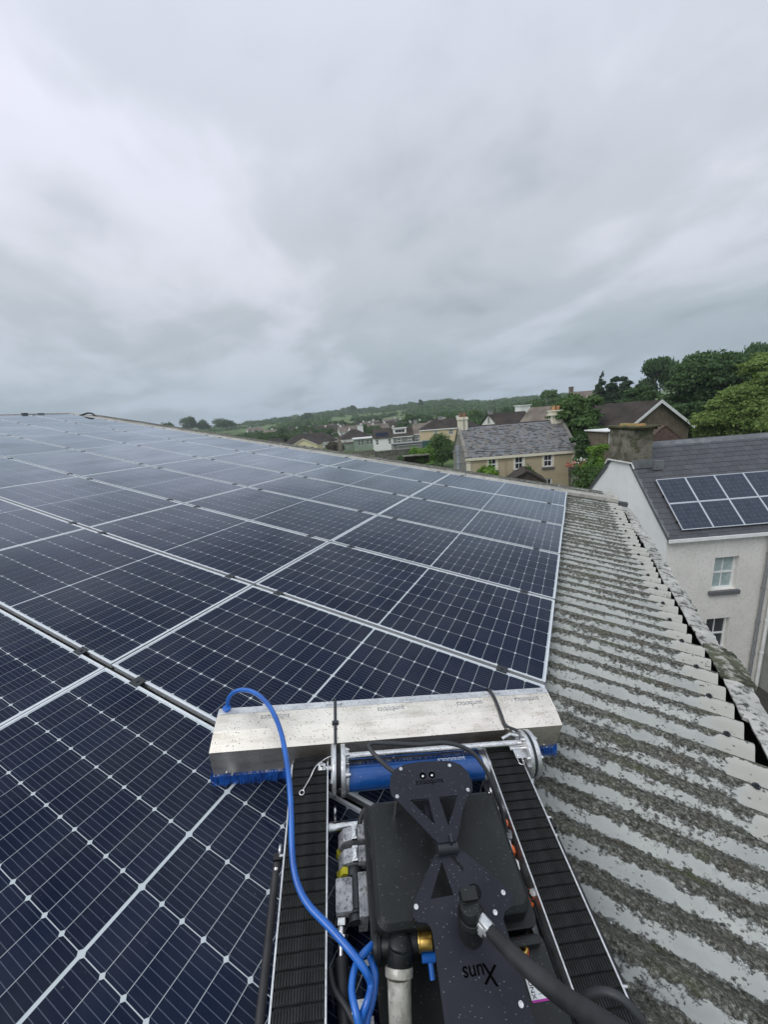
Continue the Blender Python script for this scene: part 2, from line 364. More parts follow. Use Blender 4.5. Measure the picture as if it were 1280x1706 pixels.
LF = {
 'dark': leafmat('dark_foliage', (.040, .082, .032), (.082, .145, .05), (.055, .105, .04)),
 'mid': leafmat('mid_foliage', (.05, .10, .032), (.10, .17, .055), (.065, .12, .035)),
 'light': leafmat('light_foliage', (.12, .19, .05), (.21, .29, .085), (.155, .215, .06)),
 'bright': leafmat('bright_foliage', (.09, .19, .03), (.18, .31, .05), (.12, .22, .03)),
 'blue': leafmat('conifer_foliage', (.032, .06, .036), (.062, .10, .055), (.04, .07, .04)),
 'brown': leafmat('brown_foliage', (.07, .06, .04), (.12, .10, .065), (.06, .065, .035)),
}
M_blackp = mat('matt_black_plastic', (.012, .013, .014), .42, 0, 0, .32, drops((.008, .0095, .010), (.020, .023, .023), 150, .16, amount=.46))
M_plate = mat('black_coated_plate', (.016, .018, .026), .42, 0, 0, .24, drops((.012, .0135, .020), (.021, .023, .032), 140, .17, amount=.49))
M_rubber = mat('track_rubber', (.013, .014, .014), .6, 0, 0, .2, mottled((.010, .011, .011), (.024, .026, .026), 30))
M_hoseb = mat('black_hose_rubber', (.014, .014, .016), .55, 0, 0, .4, mottled((.010, .010, .011), (.03, .03, .033), 12))
M_cable = mat('grey_cable', (.03, .033, .037), .5)
M_blue = mat('blue_hose', (.006, .10, .52), .3, 0, .3, .5, mottled((.008, .085, .36), (.015, .14, .52), 14))
M_bluem = mat('blue_motor_paint', (.006, .07, .28), .3, .1, .4, .5, drops((.004, .055, .22), (.01, .10, .38), 90, .2, (.3, .5, .7), .5))
M_brist = mat('blue_bristle', (.008, .10, .45), .5, 0, 0, .4, mottled((.005, .06, .3), (.02, .17, .62), 30))
M_hood = mat('wet_stainless_hood', (.66, .64, .60), .34, .88, 0, .5)
def hood_fn():
    t = M_hood.node_tree; b = t.nodes['Principled BSDF']
    o = t.nodes.new('ShaderNodeTexCoord').outputs['Object']
    c = mixc(t, ramp(t, noise_(t, o, 5, 5, .6), [(.3, 0.0), (.7, 1.0)]), (.66, .615, .54), (.88, .83, .74))
    c = mixc(t, ramp(t, noise_(t, mapping(t, o, (.6, 3, 3)), 9, 5, .7), [(.48, 0.0), (.72, .65)]), c, (.40, .35, .27))
    vo = t.nodes.new('ShaderNodeTexVoronoi'); vo.inputs['Scale'].default_value = 105; L(t, o, vo.inputs['Vector'])
    d = ramp(t, vo.outputs['Distance'], [(0.0, 1.0), (.14, 1.0), (.28, 0.0)])
    sel = ramp(t, noise_(t, o, 30, 4, .7), [(.44, 0.0), (.52, 1.0)])
    f = math_(t, 'MULTIPLY', d, sel)
    c = mixc(t, math_(t, 'MULTIPLY', f, .78), c, (.10, .09, .075))
    g = ramp(t, noise_(t, o, 26, 3, .8), [(.70, 0.0), (.73, 1.0)])
    c = mixc(t, math_(t, 'MULTIPLY', g, .8), c, (.10, .085, .05))
    L(t, c, b.inputs['Base Color'])
    bn = t.nodes.new('ShaderNodeBump'); bn.inputs['Strength'].default_value = .5; bn.inputs['Distance'].default_value = .002
    L(t, f, bn.inputs['Height']); L(t, bn.outputs[0], b.inputs['Normal'])
hood_fn()
M_greyp = mat('grey_connector', (.30, .31, .33), .5, .2, 0, .5, mottled((.22, .23, .25), (.38, .39, .4), 30, (.06, .06, .06), 90, .8))
M_yell = mat('yellow_tab', (.50, .46, .03), .5)
M_orange = mat('orange_tab', (.85, .16, .02), .4)
M_brass = mat('brass', (.62, .40, .10), .3, .9, 0, .5, mottled((.5, .3, .06), (.72, .5, .16), 30))
M_bowl = mat('cloudy_filter_bowl', (.34, .33, .29), .3, 0, .6, .5, mottled((.26, .25, .21), (.46, .45, .4), 25, (.15, .14, .12), 70, .5))
M_red = mat('red_ring', (.45, .05, .03), .4)
M_mag = mat('magenta_print', (.4, .02, .3), .5)
M_teal = mat('teal_paint', (.025, .075, .075), .6)
M_pale_ink = mat('pale_print', (.45, .52, .6), .5)
M_ink = mat('black_ink', (.002, .002, .002), .9, 0, 0, 0)

# ------------------------------------------------------------------ frames of reference
MP = Matrix(((0.987136, 0, 0.159881, -0.1005), (0, 1, 0, 2.0469), (-0.159881, 0, 0.987136, 8.6968), (0, 0, 0, 1)))  # roof slope, 9.2 degrees
MR = Matrix(((0.83453, -0.515006, 0.195778, -1.2155), (0.541247, 0.832747, -0.11655, 0.7853), (-0.103009, 0.203229, 0.973698, 8.8774), (0, 0, 0, 1)))

# ------------------------------------------------------------------ terrain
def sstep(a, b, x):
    t = min(1, max(0, (x - a) / (b - a))); return t * t * (3 - 2 * t)
CREST = [(-180, 4), (-75, 5), (-60, 7), (-54, 9), (-49, 6), (-44, 6), (-40, 8), (-36, 11), (-31, 16), (-27, 14), (-22, 17), (-17, 20), (-12, 11), (-7, 11), (0, 9), (15, 8), (180, 4)]
def interp(tab, x):
    for (a, u), (b, v) in zip(tab, tab[1:]):
        if a <= x <= b: return u + (v - u) * (x - a) / (b - a)
    return tab[-1][1]
def zg(x, y):
    D = math.hypot(x, y); th = math.degrees(math.atan2(x, y))
    cr = interp(CREST, th)
    base = -10.2 - 1.8 * sstep(60, 130, D) * sstep(2, -12, th)
    rise = sstep(190, 950, D)
    z = base + (cr - base) * (rise * .75 + .25 * rise ** 2)
    r2 = sstep(-9, 0, th) * sstep(150, 110, abs(th))
    z += r2 * (sstep(45, 120, D) * 8.0) * (1 - rise)
    z += 1.6 * noise.noise(Vector((x * .006, y * .006, 0))) * sstep(150, 400, D)
    return H0 + z
mb = MB(); Ds = [0, 8, 16, 26, 36, 46, 58, 72, 90, 110, 135, 165, 200, 240, 290, 350, 420, 500, 600, 700, 800, 900, 1000, 1200, 1500]
NA = 180
for D in Ds:
    for k in range(NA):
        a = 2 * PI * k / NA; x, y = D * math.sin(a), D * math.cos(a)
        mb.v.append((x, y, zg(x, y) if D < 1100 else zg(x * 1000 / D, y * 1000 / D) - (D - 1000) * .02))
for i in range(len(Ds) - 1):
    for k in range(NA):
        k2 = (k + 1) % NA
        mb.f.append((i * NA + k, i * NA + k2, (i + 1) * NA + k2, (i + 1) * NA + k)); mb.m.append(0); mb.sm.append(True)
tag(mb.build('ground', M_grass), 'green pasture and hillside rolling away behind the town', None, None, 'structure')
mb = MB(); mb.box((-6, -10, 0), (28, 40, .004 + H0 - 10.195 - .003))
mb.v = [(x, y, z + .02) for x, y, z in mb.v]
tag(mb.build('yard', M_yard), 'dark yard between the shed and the white house', None, None, 'structure')

# ------------------------------------------------------------------ the shed we stand on
shed = thing('shed', 'long shed with mossy corrugated roof carrying the solar array', 'shed', M=MP)
AM, PT = .030, .148
def sheet(x0, x1, w=7, nx=2, seed=0):
    m = MB(); ny = w * 10 + 4; rnd = random.Random(seed)
    xs = [x0 + (x1 - x0) * i / nx for i in range(nx + 1)]; ys = [PT * w * j / (w * 10) for j in range(ny + 1)]
    vs = []
    for x in xs:
        for y in ys:
            vs.append((x, y, AM * math.cos(2 * PI * y / PT) + .006 * (x - x0) / (x1 - x0) + .004 * (y / (w * PT))))
    n = len(ys); K = len(vs)
    th = -.007
    fs = [(i * n + j, (i + 1) * n + j, (i + 1) * n + j + 1, i * n + j + 1) for i in range(nx) for j in range(n - 1)]
    m.add(vs, fs, 0, True)
    e = nx * n
    m.add([vs[e + j] for j in range(n)] + [(vs[e + j][0], vs[e + j][1], vs[e + j][2] + th) for j in range(n)], [(j, n + j, n + j + 1, j + 1) for j in range(n - 1)])
    m.add([vs[i * n + n - 1] for i in range(nx + 1)] + [(vs[i * n + n - 1][0], vs[i * n + n - 1][1], vs[i * n + n - 1][2] + th) for i in range(nx + 1)], [(i, i + 1, nx + 2 + i, nx + 1 + i) for i in range(nx)])
    return m
Y0 = 1.138 - PT * 7 * 6 - PT / 2
cols = [(-1.55, 1.0), (-4.2, -1.45), (-6.9, -4.1), (-9.6, -6.8), (-12.3, -9.5), (-15.0, -12.2)]
for ci, (xa, xb) in enumerate(cols):
    me = sheet(xa, xb, 7, 16 if ci == 0 else 2).mesh('roof_sheet', M_fiji)
    for k in range(11):
        yb = Y0 + k * 7 * PT
        if yb > 5.5: break
        o = link('roof_sheet', me, shed); o.location = (random.uniform(-.010, .010) + .002 - .036 * (yb + .5) if ci == 0 else 0, yb, -.104 + .001 * ci)
m = MB()
for k in range(5):       # far gable's verge pieces
    pass
for k in range(6):
    xa = .80 - k * 2.65; v = MB(); v.prism([(5.44, -.075), (5.45, -.018), (5.50, .0), (5.60, -.004), (5.64, -.03), (5.64, -.2), (5.60, -.2), (5.58, -.06)], xa - 2.64, xa, 0, 'x')
    v.build('verge_piece', M_verge, shed, .004)
v = MB(); v.tube([(-15.05, y, -.085) for y in (-6, -2, 2, 5.6)], .09, 10); v.build('ridge_cap', M_greywall, shed)
v = MB(); v.prism([(-15.05, -.13), (-30, -5.1), (-30, -5.2), (-15.05, -.2)], -6, 5.6, 0, 'y'); v.build('far_roof_slope', M_fiji, shed)
v = MB()
v.prism([(-29, -5.3), (-15.0, -.2), (1.0, -.16), (1.0, -12), (-29, -12)], 5.38, 5.52, 0, 'y')
v.build('gable_wall', M_greywall, shed)
v = MB(); v.box((.72, -6, -9), (.86, 5.4, -.20)); v.build('eaves_wall', M_greywall, shed)
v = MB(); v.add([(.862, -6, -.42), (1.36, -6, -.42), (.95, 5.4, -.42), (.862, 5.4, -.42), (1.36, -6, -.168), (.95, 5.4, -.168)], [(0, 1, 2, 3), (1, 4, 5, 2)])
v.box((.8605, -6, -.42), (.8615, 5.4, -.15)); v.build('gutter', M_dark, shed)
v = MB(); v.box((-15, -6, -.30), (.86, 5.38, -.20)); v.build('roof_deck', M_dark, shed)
# parapet with coping stones
par = thing('parapet_wall', 'low parapet with cracked lichened coping stones along the gutter', 'wall', M=MP)
v = MB(); v.add([(1.372, -6, -8.6), (1.42, -6, -8.6), (1.008, 5.45, -8.6), (.96, 5.45, -8.6), (1.372, -6, -.175), (1.42, -6, -.175), (1.008, 5.45, -.175), (.96, 5.45, -.175)], [(0, 3, 2, 1), (4, 5, 6, 7), (0, 1, 5, 4), (1, 2, 6, 5), (2, 3, 7, 6), (3, 0, 4, 7)]); v.build('wall', M_render_w, par)
yy = 5.5; k = 0; rnd = random.Random(3)
while yy > -3.2:
    ln = rnd.uniform(.28, .5) if yy > 1.5 else rnd.uniform(.30, .62)
    if k == 0: ln = .3
    dark = abs((yy - ln / 2) - 1.0) < .16
    if dark: ln = .2
    y1 = max(yy - ln, -3.2); xi = 1.072 - .036 * (yy - ln / 2) + rnd.uniform(-.006, .006); w = .135 + rnd.uniform(-.008, .008)
    xo = xi + w + (.05 if dark else 0) + (.02 * sstep(1.5, 0, yy))
    t = .0 + (.022 if dark else 0)
    v = MB(); nn = 7
    # irregular slab: jagged outer edge, slight crown
    inn = [(xi + rnd.uniform(-.004, .004), yy - .003 - (yy - y1 - .006) * i / nn) for i in range(nn + 1)]
    out = [(xo + rnd.uniform(-.010, .012), q[1] + rnd.uniform(-.006, .006)) for q in inn]
    dz = rnd.uniform(-.006, .006); tl = rnd.uniform(-.01, .01)
    vs = []
    for i in range(nn + 1):
        for (x_, y_, z_) in ((inn[i][0] + .004, inn[i][1], -.014), (inn[i][0], inn[i][1], 0), (xi + w * .5, inn[i][1], .008 + t * .5), (out[i][0], out[i][1], -.004), (out[i][0] - .006, out[i][1], -.045)):
            vs.append((x_, y_, -.150 + z_ + dz + t + tl * (i / nn - .5)))
    fs = [(i * 5 + j, i * 5 + j + 1, (i + 1) * 5 + j + 1, (i + 1) * 5 + j) for i in range(nn) for j in range(4)] + [(0, 4, 3, 2, 1), tuple(nn * 5 + j for j in (0, 1, 2, 3, 4))]
    v.add(vs, fs); v.build('coping_stone', M_cope2 if dark else M_cope, par, 0)
    yy = y1; k += 1
v = MB(); v.prism([(5.47, -.13), (5.5, -.07), (5.62, -.07), (5.66, -.12)], .70, .95, 0, 'x'); o = v.build('end_cap', M_clamp, shed)

bolt = MB(); bolt.cyl((0, 0, -.004), (0, 0, .005), .015, 10); bolt.cyl((0, 0, .005), (0, 0, .013), .007, 6); BLT = bolt.mesh('roof_bolt', M_clamp)
for k in range(-14, 28, 2):
    yb = 1.064 + k * PT; o = link('roof_bolt', BLT, shed); o.location = (.885 - .036 * yb + .01 * math.sin(k * 2.3), yb + .004 * math.sin(k), -.104 + AM + .012)
# odds and ends lying at the ridge
v = MB(); v.tube(smooth_path([(-14.4, 5.42, -.02), (-14.3, 5.48, .02), (-14.15, 5.54, .075), (-14.0, 5.58, .075), (-13.9, 5.6, .02), (-13.8, 5.6, -.02)]), .026, 8)
tag(v.build('pipe', M_hoseb), 'bent black pipe sticking up at far end of the ridge', 'pipe').matrix_world = MP
v = MB(); v.box((-14.95, 4.15, .0), (-14.85, 4.28, .045)); v.box((-14.9, 4.28, .01), (-14.87, 4.6, .02)); v.box((-14.93, 4.55, .0), (-14.85, 4.7, .03))
tag(v.build('bracket', M_clamp, None, .006), 'small black cable bracket lying on the roof ridge', 'bracket').matrix_world = MP

# ------------------------------------------------------------------ solar array
PW, PH_, PX, PY = 2.100, 1.040, 2.108, 1.068
CW, CH, GAPX, GAPY = .0836, .1655, .0020, .0024
def panel_meshes():
    fr = MB(); a = .0105
    W, Hh = PW, PH_
    for (x0, y0, x1, y1) in ((0, 0, W, a), (0, Hh - a, W, Hh), (0, a, a, Hh - a), (W - a, a, W, Hh - a)):
        fr.box((x0, y0, -.0035), (x1, y1, .0015))
        ix, iy = (.006 if x0 == 0 else 0), (.006 if y0 == 0 else 0); jx, jy = (.006 if x1 == W else 0), (.006 if y1 == Hh else 0)
        fr.box((x0 + ix, y0 + iy, -.034), (x1 - jx, y1 - jy, -.0035))
    bm_frame = fr.mesh('frame', M_frame)
    bs = MB(); bs.box((a, a, -.006), (W - a, Hh - a, -.0012)); back = bs.mesh('glass', M_back)
    cx0 = (W - (24 * CW + 22 * GAPX + .012)) / 2; cy0 = (Hh - (6 * CH + 5 * GAPY)) / 2
    pos = []
    for i in range(24):
        x = cx0 + i * (CW + GAPX) + (.010 if i >= 12 else 0)
        for j in range(6): pos.append((x, cy0 + j * (CH + GAPY)))
    ch = .0075
    def cellpts(x, y): return [(x + ch, y, 0), (x + CW - ch, y, 0), (x + CW, y + ch, 0), (x + CW, y + CH - ch, 0), (x + CW - ch, y + CH, 0), (x + ch, y + CH, 0), (x, y + CH - ch, 0), (x, y + ch, 0)]
    def mk(name, plist, z):
        m = MB(); uvs = []; ids = []
        for idx, (x, y) in enumerate(plist):
            p = cellpts(x, y); m.add([(q[0], q[1], z) for q in p], [tuple(range(8))])
            uvs += [((q[0] - x) / CW, (q[1] - y) / CH) for q in p]; ids.append(idx * .37 + .1)
        me = m.mesh(name, M_cell); uv = me.uv_layers.new(name='UVMap')
        uv.data.foreach_set('uv', [c for q in uvs for c in q])
        at = me.attributes.new('cell_id', 'FLOAT', 'FACE'); at.data.foreach_set('value', ids)
        return me
    return bm_frame, back, mk('cells', pos, -.0007), mk('cell', [(0, 0)], -.0007), pos
FRM, BCK, CELLS, CELL, CPOS = panel_meshes()
clamp_m = MB(); clamp_m.box((-.03, -.026, -.004), (.03, .026, .0045)); clamp_m.box((-.028, -.010, -.035), (.028, .010, -.004)); clamp_m.cyl((0, 0, .0045), (0, 0, .009), .007, 8)
CLM = clamp_m.mesh('clamp', M_clamp)
ORD = ['nearest', 'second', 'third', 'fourth', 'fifth', 'sixth', 'seventh']
nearset = {(r, c) for r in (-2, -1, 0) for c in (0, 1, 2)} | {(1, 0), (1, 1), (0, 3), (2, 0)}
for r in range(-2, 5):
    for c in range(7):
        desc = 'solar panel, %s row out from the robot, %s' % (ORD[r + 2], 'at the open roof edge' if c == 0 else 'at the ridge end' if c == 6 else '%s column up from roof edge' % ORD[c])
        if r == -2: desc = desc.replace('nearest row out from the robot', 'nearest row, under the robot')
        x0 = -(c + 1) * PX + (PX - PW) / 2 - .004; y0 = r * PY + (PY - PH_) / 2
        jx, jz = random.uniform(-.003, .003), random.uniform(-.0015, .0015)
        T = MP @ Matrix.Translation((x0 + jx, y0, jz)) @ Matrix.Rotation(random.uniform(-.0012, .0012), 4, 'X')
        t = thing('solar_panel', desc, 'solar panel', group='solar panels clamped in rows on the shed roof', M=T)
        link('frame', FRM, t); link('glass', BCK, t)
        if (r, c) in nearset:
            for (x, y) in CPOS:
                o = link('cell', CELL, t); o.location = (x, y, 0)
        else: o = link('cells', CELLS, t); o['kind'] = 'stuff'
        for cx in (.235, PW - .235):
            o = link('clamp', CLM, t); o.location = (cx, PH_ + (PY - PH_) / 2, 0)
        # a lower clamp row only where a row begins
        if r == -2:
            for cx in (.235, PW - .235): o = link('clamp', CLM, t); o.location = (cx, -(PY - PH_) / 2, 0)
rl = MB(); rl.prism([(-.02, -.034), (-.02, -.074), (.02, -.074), (.02, -.034), (.008, -.034), (.008, -.046), (-.008, -.046), (-.008, -.034)], -2.25, 5.36, 0, 'y'); RL = rl.mesh('mounting_rail', M_alu)
for c in range(7):
    for cx in (-.24, -1.87):
        o = link('mounting_rail', RL); o.matrix_world = MP @ Matrix.Translation((-c * PX + cx, 0, -.0005))
        tag(o, 'aluminium mounting rail hidden beneath the solar panels', 'rail', 'mounting rails under the solar panels')

# ------------------------------------------------------------------ cleaning robot
rob = thing('cleaning_robot', 'tracked panel cleaning robot with steel brush hood and black body', 'robot', M=MR)
HL = 1.405
prof = [(0, .04), (0, .172), (.070, .194), (.135, .203), (.160, .200), (.160, .09), (.156, .09), (.156, .197), (.134, .199), (.071, .190), (.004, .169), (.004, .04)]
for (xa, xb) in ((0, .4625), (.4665, 1.150), (1.153, HL)):
    v = MB(); v.prism(prof, xa, xb, 0, 'x'); o = v.build('brush_hood', M_hood, rob)
v = MB()
for x in (0, HL - .003): v.prism([(0.004, .042), (0.004, .169), (.071, .190), (.134, .199), (.156, .197), (.156, .06), (.08, .03)], x, x + .003, 0, 'x')
v.build('end_plate', M_hood, rob)
v = MB(); v.box((0, -.004, .036), (HL, .006, .041)); v.box((0, .135, .2025), (HL, .163, .2045)); v.build('edge_trim', M_alu, rob)
for x, y in ((.20, .15), (.44, .15), (.485, .15), (.76, .15), (.79, .15), (1.12, .15), (1.17, .15), (1.37, .15)):
    v = MB(); v.box((x - .012, y - .004, .204), (x + .012, y + .006, .2085)); v.sphere((x, y, .2085), .004, 0, 8, 4); v.build('clip', M_steel, rob)
for x, y in ((.05, 0), (.3, 0), (.7, 0), (1.0, 0), (1.35, 0)):
    v = MB(); v.cyl((x, 0, .052), (x, -.003, .052), .005, 10); v.build('rivet', M_alu, rob)
# bristles
v = MB(); r_ = random.Random(5)
def bristle(x, y, z, dx, dy, dz, w):
    v.add([(x - w, y, z), (x + w, y, z), (x + dx + w * .5, y + dy, z + dz), (x + dx - w * .5, y + dy, z + dz)], [(0, 1, 2, 3)])
    v.add([(x, y - w, z), (x, y + w, z), (x + dx, y + dy + w * .5, z + dz), (x + dx, y + dy - w * .5, z + dz)], [(0, 1, 2, 3)])
for i in range(4200):
    x = r_.uniform(-.004, HL + .004)
    bristle(x, r_.uniform(-.004, .015), .048, r_.uniform(-.008, .005), r_.uniform(-.022, -.006), -.041 + r_.uniform(-.002, .004), .0008)
for i in range(260):
    for sx in (-1, 1):
        x = -.002 if sx < 0 else HL + .002; y = r_.uniform(0, .15)
        bristle(x, y, .06, sx * r_.uniform(.002, .014), r_.uniform(-.012, .012), -.055 + r_.uniform(0, .015), .0018)
o = v.build('bristles', M_brist, rob); o['kind'] = 'stuff'
v = MB(); v.cyl((.006, .08, .085), (HL - .006, .08, .085), .066, 24); v.build('brush_roller', M_brist, rob)
# lettering, upside down as the operator sees it
FL = Matrix.Rotation(PI, 4, 'Z')
def hood_text(x, y, z, sz, tilt): return Matrix.Translation((x, y, z)) @ Matrix.Rotation(tilt, 4, 'X') @ FL
tl = math.atan2(.009, .065)
for x in (.226, .694, 1.033, 1.294):
    text_obj('lettering', 'sunbotics', .030, hood_text(x, .112, .2005, .03, tl), M_greyp, rob, .0004)
# straps over the hood
v = MB(); v.tube(smooth_path([(.4645, .180, .16), (.4645, .168, .206), (.4645, .10, .202), (.4645, .0, .180), (.466, -.02, .165), (.476, -.04, .16)]), .0065, 6); v.box((.4515, .06, .196), (.4775, .072, .206)); v.build('strap', M_clamp, rob)
v = MB(); v.tube(smooth_path([(1.140, .18, .16), (1.138, .172, .208), (1.150, .125, .207), (1.152, .05, .198), (1.158, .01, .184), (1.19, -.03, .20), (1.222, -.08, .205), (1.235, -.11, .19)]), .006, 6); v.build('strap', M_clamp, rob)

# disc joints with rod and blue motor between them
def disc(x0, x1, cy, cz, r):
    v = MB(); v.cyl((x0, cy, cz), (x1, cy, cz), r, 36); return v
for (a, b) in ((.452, .466), (.483, .499), (1.186, 1.200), (1.212, 1.228)):
    v = disc(a, b, -.09, .150, .083); v.build('disc_plate', M_alu, rob, .0015)
v = MB(); v.cyl((.466, -.09, .15), (.483, -.09, .15), .055, 24); v.cyl((1.200, -.09, .15), (1.212, -.09, .15), .078, 24); v.build('bearing', M_clamp, rob)
for ang in range(6):
    a = ang * PI / 3 + .3; y, z = -.09 + .064 * math.cos(a), .15 + .064 * math.sin(a)
    v = MB(); v.cyl((.499, y, z), (.508, y, z), .010, 6); v.cyl((.508, y, z), (.516, y, z), .0065, 8); v.build('bolt', M_steel, rob)
    v = MB(); v.cyl((1.228, y, z), (1.236, y, z), .010, 6); v.cyl((1.174, y, z), (1.186, y, z), .009, 6); v.sphere((1.238, y, z), .007); v.build('bolt', M_steel, rob)
v = MB(); v.cyl((.508, -.072, .196), (1.186, -.072, .190), .0125, 18); v.cyl((.500, -.072, .196), (.512, -.072, .196), .019, 8); v.build('cross_rod', M_steel, rob)
v = MB(); v.cyl((.512, -.118, .142), (1.012, -.122, .142), .041, 32); v.build('motor_tube', M_bluem, rob)
v = MB(); v.cyl((.500, -.118, .142), (.512, -.118, .142), .043, 32); v.build('motor_cap', M_alu, rob, .001)
v = MB(); v.cyl((1.012, -.122, .142), (1.03, -.122, .142), .042, 32); v.cyl((1.03, -.122, .142), (1.045, -.122, .142), .03, 20); v.build('motor_cap', M_alu, rob, .001)
text_obj('lettering', 'sunbotics', .028, Matrix.Translation((.895, -.1085, .1812)) @ Matrix.Rotation(.12, 4, 'X') @ FL, M_pale_ink, rob, .0003)
v = MB(); v.cyl((.405, -.09, .165), (.452, -.09, .165), .010, 10); v.cyl((.415, -.09, .165), (.415, -.09, .195), .007, 8); v.box((.402, -.102, .152), (.428, -.078, .178)); v.build('pivot_pin', M_steel, rob, .001)
v = MB(); v.tube(smooth_path([(.450, -.065, .195), (.43, -.075, .20), (.395, -.10, .20), (.375, -.13, .185), (.352, -.165, .178)]), .0022, 6); v.torus((.349, -.172, .178), .008, .002, 'z', 14); v.build('lock_pin', M_steel, rob)
v = MB(); v.tube([(1.115, -.05, .19), (1.15, -.04, .20), (1.18, -.05, .20)], .007, 8); v.torus((1.15, -.115, .18), .012, .003, 'x', 14); v.torus((1.16, -.135, .175), .011, .003, 'z', 14); v.cyl((1.13, -.09, .185), (1.186, -.09, .185), .009, 10); v.box((1.14, -.13, .15), (1.176, -.08, .19)); v.build('linkage', M_steel, rob)
v = MB(); v.box((.448, -.14, .10), (.456, .01, .16)); v.box((1.176, -.16, .05), (1.186, .0, .18)); v.build('hanger', M_alu, rob)

# tracks
rz_, cy0, cz0, LEN = .070, -.088, .100, .93
per = 2 * LEN + 2 * PI * rz_
NP_ = 79; pit = per / NP_
def belt(s):
    s %= per
    if s < LEN: return cy0 - s, cz0 + rz_, PI            # top run, going back
    s -= LEN
    if s < PI * rz_:
        a = s / rz_; return cy0 - LEN - rz_ * math.sin(a), cz0 + rz_ * math.cos(a), PI + a
    s -= PI * rz_
    if s < LEN: return cy0 - LEN + s, cz0 - rz_, 2 * PI
    a = (s - LEN) / rz_; return cy0 + rz_ * math.sin(a), cz0 - rz_ * math.cos(a), 2 * PI + a
def pad_mesh(w):
    m = MB(); h = pit * .84
    m.box((0, -h / 2, -.004), (w, h / 2, .0005)); n = 17; q = w / n
    for k in range(n): m.box((k * q + q * .18, -h / 2 + .0008, .0005), (k * q + q * .82, h / 2 - .0008, .0042))
    return m.mesh('track_pad', M_rubber)
for side, (xa, xb) in enumerate(((.312, .432), (1.045, 1.165))):
    core = MB(); n = 60; band = []
    for k in range(n):
        y, z, a = belt(per * k / n); band.append((cy0 - LEN / 2 + (y - cy0 + LEN / 2) * .995, cz0 + (z - cz0) * .93))
    core.prism(band, xa + .002, xb - .002, 0, 'x')
    tr = core.build('track', M_rubber, rob)
    PM = pad_mesh(xb - xa)
    for k in range(NP_):
        y, z, a = belt((k + .5) * pit)
        o = link('track_pad', PM, tr); o.matrix_local = Matrix.Translation((xa, y, z)) @ Matrix.Rotation(a - PI, 4, 'X')
    for sx, rail_t in ((xa - .007, 'o'), (xb + .001, 'i')):
        v = MB(); v.prism([(cy0 + .05, .04), (cy0 + .055, .14), (cy0 + .02, .171), (cy0 - LEN, .171), (cy0 - LEN, .03), (cy0, .03)], sx, sx + .005, 0, 'x')
        v.build('side_rail', M_alu, rob, .0008)
    # black bumper bar outside the track with eye bolts
    xo = xa - .028 if side == 0 else xb + .026
    sg = -1 if side == 0 else 1
    v = MB(); v.tube([(xo, -.335, .125), (xo + sg * .003, -.36, .112), (xo + sg * .006, -.75, .108), (xo + sg * .006, -1.0, .105)], .0115, 12); v.box((xo - .012, -.335, .108), (xo + .012, -.318, .138)); v.build('bumper_bar', M_hoseb, rob)
    for yy_ in (-.322, -.705):
        v = MB(); v.torus((xo - sg * .006, yy_ + .012, .135), .012, .0045, 'y' if side else 'x', 16); v.cyl((xo - sg * .006, yy_ - .004, .135), (xo - sg * .024, yy_ - .004, .135), .005, 8); v.sphere((xo + sg * .002, yy_ - .03, .123), .0075); v.build('eye_bolt', M_steel, rob)

# belly and frame
v = MB(); v.box((.565, -1.0, .03), (1.0, -.30, .09)); v.build('chassis', M_blackp, rob, .004)
v = MB(); v.box((1.0, -1.0, .05), (1.036, -.30, .06)); v.build('side_tray', M_tray, rob)
v = MB(); v.cyl((.440, -.235, .075), (1.04, -.235, .075), .018, 18); v.build('cross_tube', M_steel, rob)
v = MB(); v.torus((.461, -.205, .11), .0125, .005, 'x', 16); v.cyl((.461, -.205, .09), (.461, -.215, .075), .006, 8); v.torus((1.02, -.20, .125), .012, .005, 'x', 16); v.build('eye_bolt', M_steel, rob)
# main enclosure: rounded lid over a tub with a rim
def rrect(x0, y0, x1, y1, r, n=5):
    out = []
    for cx, cy, a0 in ((x1 - r, y1 - r, 0), (x0 + r, y1 - r, 90), (x0 + r, y0 + r, 180), (x1 - r, y0 + r, 270)):
        for k in range(n + 1): a = R(a0 + 90 * k / n); out.append((cx + r * math.cos(a), cy + r * math.sin(a)))
    return out
v = MB(); v.prism(rrect(.556, -.578, .985, -.268, .02), .09, .205, 0, 'z'); v.build('enclosure_tub', M_blackp, rob, .003)
v = MB(); v.prism(rrect(.549, -.586, .993, -.260, .024), .205, .218, 0, 'z'); v.build('enclosure_rim', M_blackp, rob, .003)
lid = rrect(.562, -.572, .972, -.276, .028); lid2 = rrect(.574, -.560, .962, -.288, .022)
v = MB(); n = len(lid)
v.add([(x, y, .218) for x, y in lid] + [(x, y, .268) for x, y in lid] + [(x, y, .280) for x, y in lid2],
      [(i, (i + 1) % n, n + (i + 1) % n, n + i) for i in range(n)] + [(n + i, n + (i + 1) % n, 2 * n + (i + 1) % n, 2 * n + i) for i in range(n)] + [tuple(range(2 * n, 3 * n))])
v.build('enclosure_lid', M_blackp, rob, .002)
v = MB(); v.prism(rrect(.872, -.80, .998, -.592, .02), .09, .205, 0, 'z'); v.box((.885, -.62, .205), (.98, -.604, .23)); v.build('rear_box', M_blackp, rob, .004)
v = MB(); v.prism(rrect(.568, -1.0, .66, -.72, .02), .09, .16, 0, 'z'); v.build('rear_pump', M_blackp, rob, .004)
v = MB(); v.cyl((.60, -.588, .22), (.60, -.588, .232), .011, 14); v.build('screw', M_clamp, rob)

